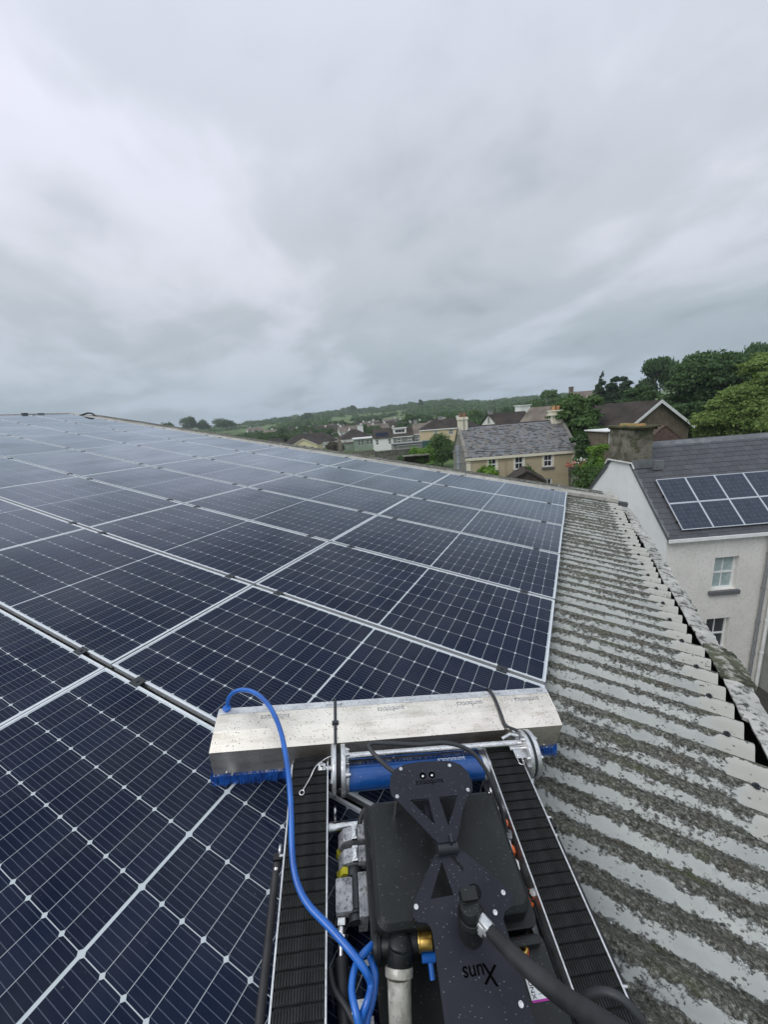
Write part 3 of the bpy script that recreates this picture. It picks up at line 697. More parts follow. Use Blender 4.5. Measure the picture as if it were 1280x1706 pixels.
# top plates
P1 = [(.626, -.318), (.624, -.290), (.632, -.262), (.650, -.242), (.678, -.231), (.732, -.227), (.795, -.229), (.832, -.234), (.860, -.248), (.876, -.272), (.880, -.303), (.873, -.327), (.852, -.345), (.828, -.375), (.795, -.436), (.785, -.449), (.737, -.449), (.724, -.436), (.646, -.340)]
curve_obj('top_bracket', [P1, [(.678, -.336), (.734, -.336), (.737, -.404)], [(.766, -.336), (.824, -.336), (.774, -.412)]], .005, M_plate, rob, .372)
v = MB(); v.box((.722, -.40, .345), (.778, -.332, .349)); v.build('inner_tongue', M_plate, rob)
P2 = [(.738, -.446), (.792, -.446), (.856, -.507), (.895, -.546), (.903, -.560), (.901, -.572), (.892, -.583), (.872, -.590), (.862, -.603), (.866, -.681), (.856, -1.0), (.672, -1.0), (.679, -.742), (.685, -.607), (.682, -.598), (.675, -.590), (.653, -.587), (.643, -.575), (.650, -.552)]
circ = [(.809 + .017 * math.cos(a * PI / 10), -.547 + .017 * math.sin(a * PI / 10)) for a in range(20)]
curve_obj('rear_plate', [P2, [(.742, -.476), (.754, -.547), (.694, -.549)], [(.762, -.463), (.770, -.458), (.796, -.496), (.793, -.505)], circ], .005, M_plate, rob, .342)
v = MB(); v.cyl((.735, -.450, .352), (.790, -.450, .352), .017, 16); v.box((.768, -.455, .360), (.774, -.435, .386)); v.build('hinge', M_clamp, rob)
for x, y, z in ((.666, -.245, .3745), (.823, -.248, .3745), (.859, -.325, .3745), (.642, -.324, .3745), (.655, -.560, .3445), (.881, -.556, .3445), (.846, -.735, .3445), (.846, -.59, .3445)):
    v = MB(); v.cyl((x, y, z), (x, y, z + .0025), .0055, 12); v.cyl((x, y, .21), (x, y, z - .006), .006, 8); v.build('screw', M_steel, rob)
for x in (.731, .760):
    v = MB(); v.cyl((x, -.271, .3745), (x, -.271, .376), .0095, 18); v.build('plate_eye', M_ink, rob)
    v = MB(); v.sphere((x, -.273, .376), .0046, 0, 10, 6, .6); v.build('screw', M_steel, rob)
text_obj('lettering', 'sunbotics', .023, Matrix.Translation((.748, -.292, .3752)) @ FL, M_ink, rob, .0003, -.0002)
text_obj('lettering', 'uns', .036, Matrix.Translation((.761, -.680, .3452)) @ FL, M_ink, rob, .0003, .0002)
text_obj('lettering', 'X', .046, Matrix.Translation((.797, -.685, .3452)) @ FL @ Matrix.Rotation(-.2, 4, 'Z'), M_ink, rob, .0003, .0002)

# hose connector on the plate
v = MB(); v.cyl((.776, -.618, .335), (.770, -.605, .405), .029, 22); v.cyl((.770, -.605, .405), (.767, -.598, .425), .026, 22, 0, .022); v.box((.752, -.592, .40), (.790, -.566, .432)); v.torus((.771, -.607, .402), .029, .003, 'z', 24); v.build('hose_connector', M_blackp, rob, .002)
v = MB(); v.cyl((.789, -.618, .405), (.803, -.641, .412), .017, 6); v.cyl((.786, -.622, .400), (.796, -.636, .402), .018, 6); v.build('nut', M_alu, rob, .001)
big = smooth_path([(.796, -.632, .408), (.812, -.660, .425), (.830, -.693, .448), (.856, -.730, .47), (.884, -.769, .50), (.914, -.812, .55), (.954, -.867, .62), (1.01, -.92, .72)])
v = MB(); v.tube(big, [.0125 + .005 * min(1, i / 20) for i in range(len(big))], 16); v.build('supply_hose', M_hoseb, rob)
v = MB(); v.tube(smooth_path([(1.0, -.70, .14), (1.038, -.712, .20), (1.051, -.714, .24), (1.074, -.722, .27), (1.099, -.737, .28), (1.121, -.757, .27), (1.138, -.776, .25), (1.15, -.82, .2)]), .0095, 10); v.build('power_cable', M_cable, rob)
v = MB(); v.tube(smooth_path([(1.020, -.46, .13), (1.030, -.50, .13), (1.035, -.56, .12), (1.034, -.65, .12), (1.03, -.8, .12)]), .007, 8); v.build('power_cable', M_hoseb, rob)
v = MB(); v.tube(smooth_path([(.646, -.245, .362), (.621, -.228, .37), (.596, -.206, .38), (.577, -.178, .38), (.574, -.160, .38), (.593, -.155, .38), (.643, -.161, .38), (.744, -.167, .37), (.82, -.16, .36), (.882, -.169, .35), (.931, -.189, .33), (.965, -.228, .30), (.990, -.271, .25), (1.008, -.304, .2), (1.020, -.346, .15)]), .0068, 10); v.build('sensor_cable', M_cable, rob)
v = MB(); v.tube(smooth_path([(.565, -.215, .13), (.548, -.235, .12), (.538, -.27, .11), (.52, -.30, .10), (.51, -.34, .09)]), .0085, 8); v.build('sensor_cable', M_hoseb, rob)
v = MB(); v.tube(smooth_path([(.445, -.575, .12), (.455, -.61, .12), (.49, -.65, .12), (.53, -.71, .11), (.55, -.8, .1)]), .008, 8); v.build('sensor_cable', M_cable, rob)
# blue water hose
hp = smooth_path([(.030, .160, .200), (.032, .171, .215), (.037, .178, .24), (.060, .182, .27), (.101, .173, .29), (.160, .132, .31), (.219, .062, .32), (.265, -.031, .33), (.295, -.122, .33), (.317, -.215, .32), (.329, -.291, .30), (.336, -.359, .28), (.344, -.408, .26), (.360, -.451, .25), (.391, -.495, .25), (.446, -.543, .25), (.496, -.590, .25), (.528, -.621, .24), (.541, -.640, .22), (.531, -.665, .22), (.514, -.686, .20), (.505, -.72, .18), (.50, -.78, .15)])
v = MB(); v.tube(hp, .0086, 14); v.cyl((.030, .160, .203), (.030, .160, .212), .016, 12); v.build('water_hose', M_blue, rob)
v = MB(); v.tube(smooth_path([(.572, -.560, .20), (.553, -.571, .21), (.523, -.591, .22), (.504, -.612, .22), (.496, -.645, .22), (.505, -.681, .22), (.514, -.708, .20), (.53, -.76, .17)]), .0084, 12); v.build('water_hose', M_blue, rob)
v = MB(); v.tube(smooth_path([(.545, -.585, .19), (.552, -.605, .195), (.555, -.622, .195), (.547, -.652, .19), (.530, -.683, .18), (.518, -.72, .17), (.51, -.78, .15)]), .0084, 12); v.build('water_hose', M_blue, rob)

# valves and gearbox between left track and body
for k, (y, t_) in enumerate(((-.300, 0), (-.357, 1))):
    v = MB(); v.prism([(.486, .08), (.470, .12), (.486, .158), (.512, .165), (.530, .165), (.530, .10), (.52, .08)], y - .019, y + .019, 0, 'y'); v.box((.530, y - .021, .095), (.556, y + .021, .168)); v.build('valve', M_greyp, rob, .004)
    v = MB(); v.cyl((.521, y - .014, .166), (.521, y + .014, .166), .010, 6); v.box((.512, y - .020, .160), (.530, y + .020, .172)); v.build('valve_clip', M_steel, rob, .002)
    v = MB(); v.cyl((.480, y - .012, .090), (.478, y - .018, .074), .015, 14); v.build('yellow_ring', M_yell, rob)
v = MB(); v.prism([(.478, .10), (.474, .13), (.484, .15), (.498, .145), (.50, .11)], -.395, -.378, 0, 'y'); v.build('yellow_ring', M_yell, rob)
v = MB(); v.prism(rrect(.461, -.485, .509, -.408, .006), .07, .162, 0, 'z'); v.build('gearbox', M_greyp, rob, .003)
v = MB(); v.box((.526, -.500, .07), (.552, -.400, .162)); v.build('gearbox', M_greyp, rob, .003)
v = MB(); v.box((.510, -.478, .08), (.524, -.398, .155)); v.cyl((.517, -.475, .13), (.517, -.50, .13), .020, 14); v.torus((.517, -.482, .135), .018, .004, 'y', 16); v.cyl((.517, -.378, .13), (.517, -.40, .13), .022, 14); v.build('coupling', M_clamp, rob, .001)
v = MB(); v.cyl((.477, -.484, .125), (.476, -.500, .122), .020, 6); v.cyl((.476, -.500, .122), (.475, -.520, .118), .013, 14); v.cyl((.475, -.515, .118), (.475, -.528, .115), .019, 6); v.cyl((.475, -.528, .115), (.474, -.56, .105), .010, 12); v.build('hose_fitting', M_steel, rob, .001)
v = MB(); v.tube(smooth_path([(.474, -.555, .105), (.478, -.62, .10), (.49, -.72, .09), (.50, -.85, .08)]), .018, 12); v.build('drain_hose', M_hoseb, rob)
v = MB(); v.box((.497, -.66, .09), (.54, -.638, .135)); v.build('junction_plate', M_alu, rob, .001); v = MB(); v.box((.508, -.72, .09), (.55, -.665, .13)); v.build('junction_box', M_greyp, rob, .003)
# filter
v = MB(); v.cyl((.618, -.592, .245), (.612, -.618, .215), .030, 22); v.cyl((.572, -.578, .215), (.668, -.585, .232), .020, 18); v.cyl((.556, -.576, .212), (.574, -.578, .215), .027, 16); v.torus((.563, -.577, .213), .027, .003, 'x', 18); v.sphere((.618, -.590, .245), .030, 0, 16, 8, .5); v.build('filter_head', M_blackp, rob, .0015)
v = MB(); v.cyl((.613, -.616, .216), (.611, -.632, .208), .034, 24); v.build('filter_collar', M_bowl, rob, .002)
v = MB(); v.cyl((.611, -.632, .208), (.606, -.715, .150), .029, 24, 0, .026); v.build('filter_bowl', M_bowl, rob)
v = MB(); v.cyl((.660, -.584, .230), (.700, -.588, .236), .018, 18); v.cyl((.667, -.584, .231), (.672, -.585, .232), .021, 18); v.build('brass_fitting', M_brass, rob, .001)
v = MB(); v.cyl((.672, -.607, .21), (.705, -.609, .21), .010, 12); v.cyl((.693, -.612, .205), (.694, -.640, .19), .007, 12); v.build('push_fitting', M_blue, rob)

# odds at the right-hand side of the body
for (x, y, z, mt, sx, sy) in ((1.012, -.298, .14, M_greyp, .012, .016), (1.018, -.318, .15, M_orange, .012, .014), (1.018, -.345, .14, M_greyp, .016, .018), (1.010, -.372, .14, M_white, .009, .02), (1.021, -.385, .135, M_orange, .006, .014), (1.012, -.425, .14, M_white, .010, .018), (1.010, -.478, .13, M_white, .006, .018)):
    v = MB(); v.prism([(x - sx, y - sy * .8), (x + sx * .6, y - sy), (x + sx, y + sy * .2), (x - sx * .4, y + sy)], .09, z + .02, 0, 'z'); v.build('side_connector', mt, rob, .002)
v = MB(); v.prism([(1.018, -.478), (1.034, -.478), (1.036, -.52), (1.030, -.56), (1.035, -.66), (1.024, -.69), (1.012, -.67), (1.014, -.56), (1.008, -.50)], .10, .105, 0, 'z'); v.build('side_bracket', M_greyp, rob, .001)
v = MB(); v.cyl((1.030, -.492, .105), (1.030, -.492, .135), .014, 12); v.cyl((1.022, -.52, .105), (1.024, -.51, .135), .009, 10); v.build('side_connector', M_orange, rob, .001); v = MB(); v.cyl((1.034, -.488, .13), (1.036, -.492, .145), .009, 10); v.build('hose_fitting', M_steel, rob)
v = MB(); v.torus((.929, -.618, .209), .014, .006, 'z', 18); v.build('socket', M_red, rob); v = MB(); v.torus((.931, -.618, .214), .010, .005, 'z', 18); v.build('socket', M_brass, rob)
v = MB(); v.box((.918, -.702, .2052), (.972, -.664, .2060)); v.build('sticker', M_white, rob); v = MB(); v.box((.918, -.706, .2052), (.972, -.702, .2061)); v.build('sticker', M_mag, rob)
text_obj('lettering', 'SUNX', .014, Matrix.Translation((.926, -.683, .2063)) @ Matrix.Rotation(-PI / 2, 4, 'Z'), M_ink, rob, .0001)
v = MB()
for k in range(4): v.box((.938, -.674 - k * .0065, .2061), (.966 - (k % 2) * .008, -.6752 - k * .0065, .2063))
v.build('sticker_print', M_greyp, rob)

# ------------------------------------------------------------------ house builder
def wall_holes(m, L_, z0, z1, holes, depth, mi=0, x0=0.0, y=0.0):
    xs = sorted({x0, L_} | {h[0] for h in holes} | {h[1] for h in holes}); zs = sorted({z0, z1} | {h[2] for h in holes} | {h[3] for h in holes})
    for a, b in zip(xs, xs[1:]):
        for c, d in zip(zs, zs[1:]):
            if any(a >= h[0] - 1e-6 and b <= h[1] + 1e-6 and c >= h[2] - 1e-6 and d <= h[3] + 1e-6 for h in holes): continue
            m.add([(a, y, c), (b, y, c), (b, y, d), (a, y, d)], [(0, 1, 2, 3)], mi)
    for (a, b, c, d) in holes:
        for q in (((a, y, c), (a, y, d), (a, y + depth, d), (a, y + depth, c)), ((b, y, c), (b, y + depth, c), (b, y + depth, d), (b, y, d)),
                  ((a, y, d), (b, y, d), (b, y + depth, d), (a, y + depth, d)), ((a, y, c), (a, y + depth, c), (b, y + depth, c), (b, y, c))):
            m.add(q, [(0, 1, 2, 3)], mi)
def window(parent, a, b, c, d, y, glass, frame=None, bars=(1, 1), fw=.05, sill=None, sw=.12):
    frame = frame or M_white
    m = MB(); m.box((a, y - .03, c), (a + fw, y + .03, d)); m.box((b - fw, y - .03, c), (b, y + .03, d))
    m.box((a + fw, y - .03, c), (b - fw, y + .03, c + fw)); m.box((a + fw, y - .03, d - fw), (b - fw, y + .03, d))
    for k in range(1, bars[0] + 1):
        x = a + (b - a) * k / (bars[0] + 1); m.box((x - fw * .2, y - .02, c + fw), (x + fw * .2, y + .02, d - fw))
    for k in range(1, bars[1] + 1):
        z = c + (d - c) * k / (bars[1] + 1); m.box((a + fw, y - .027, z - fw * .45), (b - fw, y + .027, z + fw * .45))
    w = m.build('window', frame, parent)
    m = MB(); m.box((a + fw * .5, y + .004, c + fw * .5), (b - fw * .5, y + .014, d - fw * .5)); m.build('pane', glass, w)
    if sill:
        m = MB(); m.box((a - .1, y - .25, c - sw), (b + .1, y - .031, c - .002)); m.build('sill', sill, w, .01)
    return w
def house(name, label, cat, A, az, Lh, W, ze, zr, zgd, wallm, roofm, kind='gable', wins=(), glass=None, frame=None, trim=None, chim=(), gwins=(), overh=.25, tiles=None, group=None, backdrop=False, sill=None, bars=(1, 1), fw=.09):
    """local x along the facade, y into the house, z relative to the camera height"""
    t = thing(name, label, cat, (A[0], A[1], H0), R(az), group)
    m = MB(); wall_holes(m, Lh, zgd, ze, list(wins), .14)
    m.add([(0, W, zgd), (Lh, W, zgd), (Lh, W, ze), (0, W, ze)], [(1, 0, 3, 2)])
    if kind == 'gable':
        for x in (0, Lh): m.add([(x, 0, zgd), (x, W, zgd), (x, W, ze), (x, W / 2, zr - .05), (x, 0, ze)], [(0, 1, 2, 3, 4)])
    elif kind == 'front':          # gable end faces the camera: ridge runs back
        for y in (0, W): m.add([(0, y, ze), (Lh, y, ze), (Lh / 2, y, zr - .05)], [(0, 1, 2)])
        for x in (0, Lh): m.add([(x, 0, zgd), (x, W, zgd), (x, W, ze), (x, 0, ze)], [(0, 1, 2, 3)])
    else:
        for x in (0, Lh): m.add([(x, 0, zgd), (x, W, zgd), (x, W, ze), (x, 0, ze)], [(0, 1, 2, 3)])
    m.build('wall', wallm, t)
    o = overh; th = .10; m = MB()
    def slab(q):
        n = (Vector(q[1]) - Vector(q[0])).cross(Vector(q[2]) - Vector(q[0])).normalized()
        if n.z < 0: n = -n
        k = len(q); m.add([Vector(p) + n * th for p in q] + list(q), [tuple(range(k)), tuple(range(k, 2 * k))[::-1]] + [(i, (i + 1) % k, k + (i + 1) % k, k + i) for i in range(k)])
    if kind == 'gable':
        dz = o * (zr - ze) / (W / 2)
        slab([(-o, -o, ze - dz), (Lh + o, -o, ze - dz), (Lh + o, W / 2, zr), (-o, W / 2, zr)])
        slab([(-o, W + o, ze - dz), (Lh + o, W + o, ze - dz), (Lh + o, W / 2, zr), (-o, W / 2, zr)])
    elif kind == 'front':
        dz = o * (zr - ze) / (Lh / 2)
        slab([(-o, -o, ze - dz), (-o, W, ze - dz), (Lh / 2, W, zr), (Lh / 2, -o, zr)])
        slab([(Lh + o, -o, ze - dz), (Lh + o, W, ze - dz), (Lh / 2, W, zr), (Lh / 2, -o, zr)])
    elif kind == 'hip':
        h = W / 2; dz = o * (zr - ze) / h
        a, b, c, d = (-o, -o, ze - dz), (Lh + o, -o, ze - dz), (Lh + o, W + o, ze - dz), (-o, W + o, ze - dz)
        e, f = (min(h, Lh / 2), W / 2, zr), (max(Lh - h, Lh / 2), W / 2, zr)
        slab([a, b, f, e]); slab([c, d, e, f]); slab([b, c, f, f]); slab([d, a, e, e])
    else: m.box((-o, -o, ze), (Lh + o, W + o, zr))
    rf = m.build('roof', roofm, t)
    if trim:
        m = MB()
        if kind == 'front':
            for sx in (0, 1):
                x0_ = -o if sx == 0 else Lh + o; dz = o * (zr - ze) / (Lh / 2)
                m.add([(x0_, -o - .04, ze - dz - .22), (x0_, -o - .04, ze - dz + .1), (Lh / 2, -o - .04, zr + .12), (Lh / 2, -o - .04, zr - .22),
                       (x0_, -o - .01, ze - dz - .22), (x0_, -o - .01, ze - dz + .1), (Lh / 2, -o - .01, zr + .12), (Lh / 2, -o - .01, zr - .22)],
                      [(0, 1, 2, 3), (4, 7, 6, 5), (0, 4, 5, 1), (1, 5, 6, 2), (3, 2, 6, 7), (0, 3, 7, 4)])
        else: m.box((-o, -o - .06, ze - .28), (Lh + o, -o - .002, ze - .02))
        m.build('fascia', trim, t)
    for (a, b, c, d) in wins: window(t, a, b, c, d, .09, glass or M_glass, frame, bars, fw, sill)
    for ch in chim:
        x, y, w, dd, zt = ch[:5]; cm = ch[5] if len(ch) > 5 else wallm
        m = MB(); m.box((x - w / 2, y - dd / 2, ze + .2), (x + w / 2, y + dd / 2, zt)); m.box((x - w / 2 - .08, y - dd / 2 - .08, zt), (x + w / 2 + .08, y + dd / 2 + .08, zt + .15))
        k = m.build('chimney', cm, rf)
    return t, rf

# ------------------------------------------------------------------ white house with its own panels (right)
WA = (2.709, 14.466); WAZ = 27.1
wh = thing('white_house', 'white rendered house with slate roof, mossy chimney and roof panels', 'house', (WA[0], WA[1], H0), R(WAZ))
EZ, RZ, RY = -4.30, -1.66, 2.62          # eaves, ridge, half depth
ml = MB(); wins = [(1.64, 2.42, -6.33, -5.20), (1.62, 2.40, -8.62, -7.38)]
wall_holes(ml, 8.2, -10.2, EZ, wins, .2, 0)
ml.add([(8.2, 0, -10.2), (8.2, 5.24, -10.2), (8.2, 5.24, EZ), (8.2, 2.62, RZ - .02), (8.2, 0, EZ)], [(0, 1, 2, 3, 4)]); ml.add([(0, 5.24, -10.2), (8.2, 5.24, -10.2), (8.2, 5.24, EZ), (0, 5.24, EZ)], [(1, 0, 3, 2)])
ml.build('wall', M_render_w, wh)
ml = MB(); ml.add([(0, 0, -10.2), (0, 5.24, -10.2), (0, 5.24, EZ), (0, 2.62, RZ - .02), (0, 0, EZ)], [(0, 1, 2, 3, 4)]); ml.build('gable_wall', M_render_g, wh)
sl = math.atan2(RZ - EZ, RY)
def roofM(x, s, h=0): return Matrix.Translation((x, -.16, EZ - .15)) @ Matrix.Rotation(sl, 4, 'X') @ Matrix.Translation((0, s, h))
SLEN = (RY + .16) / math.cos(sl)
ml = MB(); ml.box((-.06, 0, -.06), (8.3, SLEN, .0), 0, roofM(0, 0)); rf = ml.build('roof', M_sill, wh)
ml = MB(); ml.box((0, 0, -.06), (8.3, SLEN, .02), 0, Matrix.Translation((-.06, 5.40, EZ - .15)) @ Matrix.Rotation(PI - sl, 4, 'X')); ml.v = [(x, 5.24 * 1 - y if False else y, z) for x, y, z in ml.v]; ml.build('back_roof', M_slate, wh)
CRS = .205; SW_ = .325
sm = MB(); sm.add([(.004, 0, .016), (SW_ - .004, 0, .016), (SW_ - .004, 0, .006), (.004, 0, .006), (.004, CRS + .05, .004), (SW_ - .004, CRS + .05, .004)], [(3, 2, 1, 0), (0, 1, 5, 4), (2, 5, 1), (3, 0, 4)])
SLT = sm.mesh('slate', M_slate); rs = random.Random(9); cnt = 0
rest = MB()
for j in range(int(SLEN / CRS) + 1):
    for i in range(26):
        x = -.07 + i * SW_ - (.5 * SW_ if j % 2 else 0)
        if x < -.2 or x > 8.1: continue
        s_ = j * CRS - .02
        if s_ > SLEN - .12: continue
        mm = roofM(max(x, -.07), s_, rs.uniform(0, .003)) @ Matrix.Rotation(rs.uniform(-.006, .006), 4, 'Z')
        if x < 5.3:
            o = link('slate', SLT, wh); o.matrix_local = mm; cnt += 1
        else: rest.add([mm @ v_.co for v_ in SLT.vertices], [tuple(p.vertices) for p in SLT.polygons])
o = rest.build('slates', M_slate, wh); o['kind'] = 'stuff'
rr = 0
while rr < 8.2:
    ml = MB(); ml.prism([(2.44, RZ - .19), (2.60, RZ + .0), (2.66, RZ + .0), (2.82, RZ - .19), (2.80, RZ - .21), (2.63, RZ - .03), (2.46, RZ - .21)], rr - .06 + .004, min(rr + .45, 8.25) - .06, 0, 'x'); ml.v = [(x, y, z + .03) for x, y, z in ml.v]; ml.build('ridge_tile', M_lead, wh); rr += .45
ml = MB(); ml.box((-.08, -.20, EZ - .21), (8.3, -.165, EZ - .10)); ml.box((-.05, -.163, EZ - .20), (8.3, -.005, EZ - .17)); ml.build('fascia', M_white, wh, .004)
for sg_ in (0, 1):
    q = [(-.10, EZ - .02), (1.84, EZ - .02 + 1.94 * (RZ + .04 - EZ) / 2.72), (1.84, EZ - .14 + 1.94 * (RZ + .04 - EZ) / 2.72), (-.10, EZ - .14)]
    if sg_: q = [(5.24 - y, z) for y, z in q]
    ml = MB(); ml.prism(q, -.055, -.012, 0, 'x'); ml.build('verge_trim', M_lead, wh)
ml = MB(); ml.prism([(1.70, -2.40), (1.86, -2.20), (3.32, -2.20), (3.50, -2.40), (3.46, -2.42), (3.30, -2.25), (1.88, -2.25), (1.74, -2.42)], -.10, -.081, 0, 'x'); ml.build('flashing', M_white, wh)
# chimney
ml = MB(); ml.box((-.078, 1.86, -2.22), (.60, 3.30, -1.10)); ch = ml.build('chimney', M_chim, wh, .02)
ml = MB(); ml.box((-.10, 1.78, -1.10), (.67, 3.38, -1.03)); ml.box((-.16, 1.70, -1.03), (.73, 3.46, -.965)); ml.build('chimney_cap', M_moss, ch, .015)
for yy_ in (2.1, 2.55, 3.0):
    ml = MB(); ml.cyl((.28, yy_, -.965), (.28, yy_, -.90), .17, 14, 0, .15); ml.build('chimney_pot', M_potm, ch)
ml = MB(); ml.box((.60, 1.70, -2.50), (.95, 1.84, -2.18), 0); ml.v = [(x, y, z) for x, y, z in ml.v]; ml.box((-.09, 1.80, -2.42), (.66, 1.858, -2.12)); ml.build('flashing', M_lead, wh)
for k, (a, b, c, d) in enumerate(wins):
    w = window(wh, a, b - .0, c, d, .15, M_glass_c if k == 0 else M_glass, M_white, (1, 1), .06)
    ml = MB(); ml.box((a - .10, -.10, c - .16), (b + .12, .12, c - .02)); ml.build('sill', M_sill, w, .012)
for x in (3.30, 3.60):
    ml = MB(); ml.cyl((x, -.09, -10.1), (x, -.09, EZ - .25), .05, 12)
    for z_ in (-5.2, -6.4, -7.6, -8.8): ml.cyl((x, -.09, z_), (x, -.09, z_ + .07), .066, 12)
    ml.build('downpipe', M_white if x > 3.5 else M_greyp, wh)
ml = MB(); ml.box((3.78, -3.4, -10.2), (8.2, -.002, -4.75)); ml.build('wing_wall', M_render_d, wh)
# their panels
for j in range(2):
    for i in range(5):
        T = Matrix.Translation((WA[0], WA[1], H0)) @ Matrix.Rotation(R(WAZ), 4, 'Z') @ roofM(.46 + i * 1.0, .31 + j * .985, .10)
        nm = ('lower', 'upper')[j]
        t = thing('roof_solar_panel', 'small solar panel on white house roof, %s row, %s from the chimney end' % (nm, ORD[i].replace('nearest', 'first')), 'solar panel', group='solar panels on the white house roof', M=T)
        m = MB(); a = .015
        for q in ((0, 0, .988, a), (0, .974 - a, .988, .974), (0, a, a, .974 - a), (.988 - a, a, .988, .974 - a)): m.box((q[0], q[1], -.035), (q[2], q[3], .003))
        m.build('frame', M_frame, t)
        m = MB(); m.box((a, a, -.012), (.988 - a, .974 - a, -.001)); m.build('glass', M_back2, t)
        m = MB(); uvs = []
        for u in range(6):
            for w_ in range(6):
                x, y = .034 + u * .1540, .032 + w_ * .1520; cw, chh = .1508, .1488; c_ = .014
                p = [(x + c_, y), (x + cw - c_, y), (x + cw, y + c_), (x + cw, y + chh - c_), (x + cw - c_, y + chh), (x + c_, y + chh), (x, y + chh - c_), (x, y + c_)]
                m.add([(q[0], q[1], 0) for q in p], [tuple(range(8))]); uvs += [((q[0] - x) / cw, ((q[1] - y) / chh) / 3) for q in p]
        me = m.mesh('cells', M_cell2); uv = me.uv_layers.new(name='UVMap'); uv.data.foreach_set('uv', [c for q in uvs for c in q]); o = link('cells', me, t); o['kind'] = 'stuff'
        if i == 0:
            m = MB(); m.box((-.03, .3, -.09), (.0, .34, -.0)); m.build('clamp', M_clamp, t)
ml = MB(); ml.tube([(3.4, 7.9, 1.2), (3.9, 6.4, 1.5), (3.4, 6.2, 1.5)], .03, 8); ml.v = [(x + 1.3, y + 3.6, z - .6) for x, y, z in ml.v]
tag(ml.build('bent_rail', M_white), 'bent white rail standing in the yard below the coping', 'rail')

# ------------------------------------------------------------------ cream and tan house (centre)
CA = (-10.14, 40.16)
tanh, trf = house('tan_house', 'two storey tan house with cream quoins and mottled slate roof', 'house', CA, 25.7, 11.33, 7.6, -4.75, -1.85, -10.4, M_tan, M_lead, 'gable',
      wins=[(2.25, 3.1, -6.20, -4.98), (5.0, 5.88, -6.33, -4.98), (7.98, 8.88, -6.27, -4.98), (7.98, 8.88, -8.75, -7.50)], overh=.12, trim=M_cream, fw=.11)
for o in list(tanh.children):
    pass
m = MB(); m.box((-.015, -.05, -10.4), (.42, .0, -5.05)); m.box((10.92, -.05, -10.4), (11.345, .0, -5.05)); m.box((-.10, -.16, -5.06), (11.43, -.001, -4.86)); m.build('quoin', M_cream, tanh)
m = MB(); m.add([(-.02, -.001, -10.4), (-.02, 7.6, -10.4), (-.02, 7.6, -4.8), (-.02, 3.8, -1.95), (-.02, -.001, -4.8)], [(0, 1, 2, 3, 4)]); m.build('gable_render', M_greywall, tanh)
for (a, b, c, d) in [(2.25, 3.1, -6.20, -4.98), (5.0, 5.88, -6.33, -4.98), (7.98, 8.88, -6.27, -4.98)]:
    m = MB(); m.box((a - .16, -.025, c - .02), (a, -.001, d + .02)); m.box((b, -.025, c - .02), (b + .16, -.001, d + .02)); m.build('window_surround', M_cream, tanh)
    m = MB(); m.box((a - .2, -.14, c - .2), (b + .2, -.002, c - .03)); m.build('sill', M_sill, tanh)
m = MB(); m.cyl((4.03, -.06, -10.3), (4.03, -.06, -5.1), .045, 8); m.build('downpipe', M_tan, tanh)
# roof tiles, real courses, joined
ts = math.atan2(-1.85 + 4.75, 3.8); m = MB(); rt = random.Random(4); tl_ = (3.8 + .12) / math.cos(ts); crs = .25
TM = Matrix.Translation((-.12, -.12, -4.75 - .12 * math.tan(ts) + .10)) @ Matrix.Rotation(ts, 4, 'X')
for j in range(int(tl_ / crs)):
    for i in range(34):
        x = i * .345 - (.17 if j % 2 else 0); h = rt.uniform(.014, .042)
        if x < -.01: x = 0
        if x > 11.3: continue
        q = [(x + .006, j * crs - .01, h), (min(x + .335, 11.55), j * crs - .01, h), (min(x + .335, 11.55), j * crs + crs, .006), (x + .006, j * crs + crs, .006), (x + .006, j * crs - .01, 0), (min(x + .335, 11.55), j * crs - .01, 0)]
        m.add([TM @ Vector(p) for p in q], [(0, 1, 2, 3), (4, 5, 1, 0)], rt.choice((0, 0, 1, 1, 2, 2)))
M_t1 = mat('roof_tile_dark', (.06, .052, .045), .9, 0, 0, .05, mottled((.04, .035, .03), (.085, .075, .064), 3)); M_t2 = mat('roof_tile_mid', (.10, .088, .075), .9, 0, 0, .05, mottled((.07, .062, .054), (.125, .11, .095), 3)); M_t3 = mat('roof_tile_lichened', (.28, .27, .24), .9, 0, 0, .05, mottled((.15, .13, .105), (.27, .235, .19), 4))
o = m.build('roof_tiles', [M_t1, M_t2, M_t3], tanh); o['kind'] = 'stuff'
m = MB(); m.tube([(-.1, 3.8, -1.78), (11.4, 3.8, -1.78)], .10, 8); m.build('ridge', M_t1, tanh)
for x in (-.14, 11.15):
    m = MB(); m.box((0, 0, .0), (.34, tl_, .14), 0, Matrix.Translation((x, -.12, -4.75 - .12 * math.tan(ts) + .10)) @ Matrix.Rotation(ts, 4, 'X')); m.build('verge_kerb', M_greywall, tanh, .01)
m = MB(); m.box((-.02, 3.35, -2.5), (.95, 4.3, -.95)); m.box((-.10, 3.27, -.95), (1.03, 4.38, -.82)); m.box((-.06, 3.31, -.82), (.99, 4.34, -.66)); c1 = m.build('chimney', M_cream, trf, .02)
for dy in (-.22, .22):
    m = MB(); m.cyl((.46 + dy, 3.8, -.66), (.46 + dy, 3.8, -.20), .17, 12, 0, .15); m.build('chimney_pot', M_brick, c1)
m = MB(); m.box((10.1, 3.3, -2.5), (11.36, 4.3, -1.25)); m.box((9.98, 3.18, -1.25), (11.48, 4.42, -1.10)); m.box((10.06, 3.26, -1.10), (11.40, 4.34, -.82)); m.box((10.0, 3.2, -.82), (11.46, 4.40, -.70)); c2 = m.build('chimney', M_cream, trf, .02)
for dy in (-.26, .26):
    m = MB(); m.cyl((10.73 + dy, 3.8, -.70), (10.73 + dy, 3.8, -.22), .22, 12, 0, .2); m.build('chimney_pot', M_pot, c2)
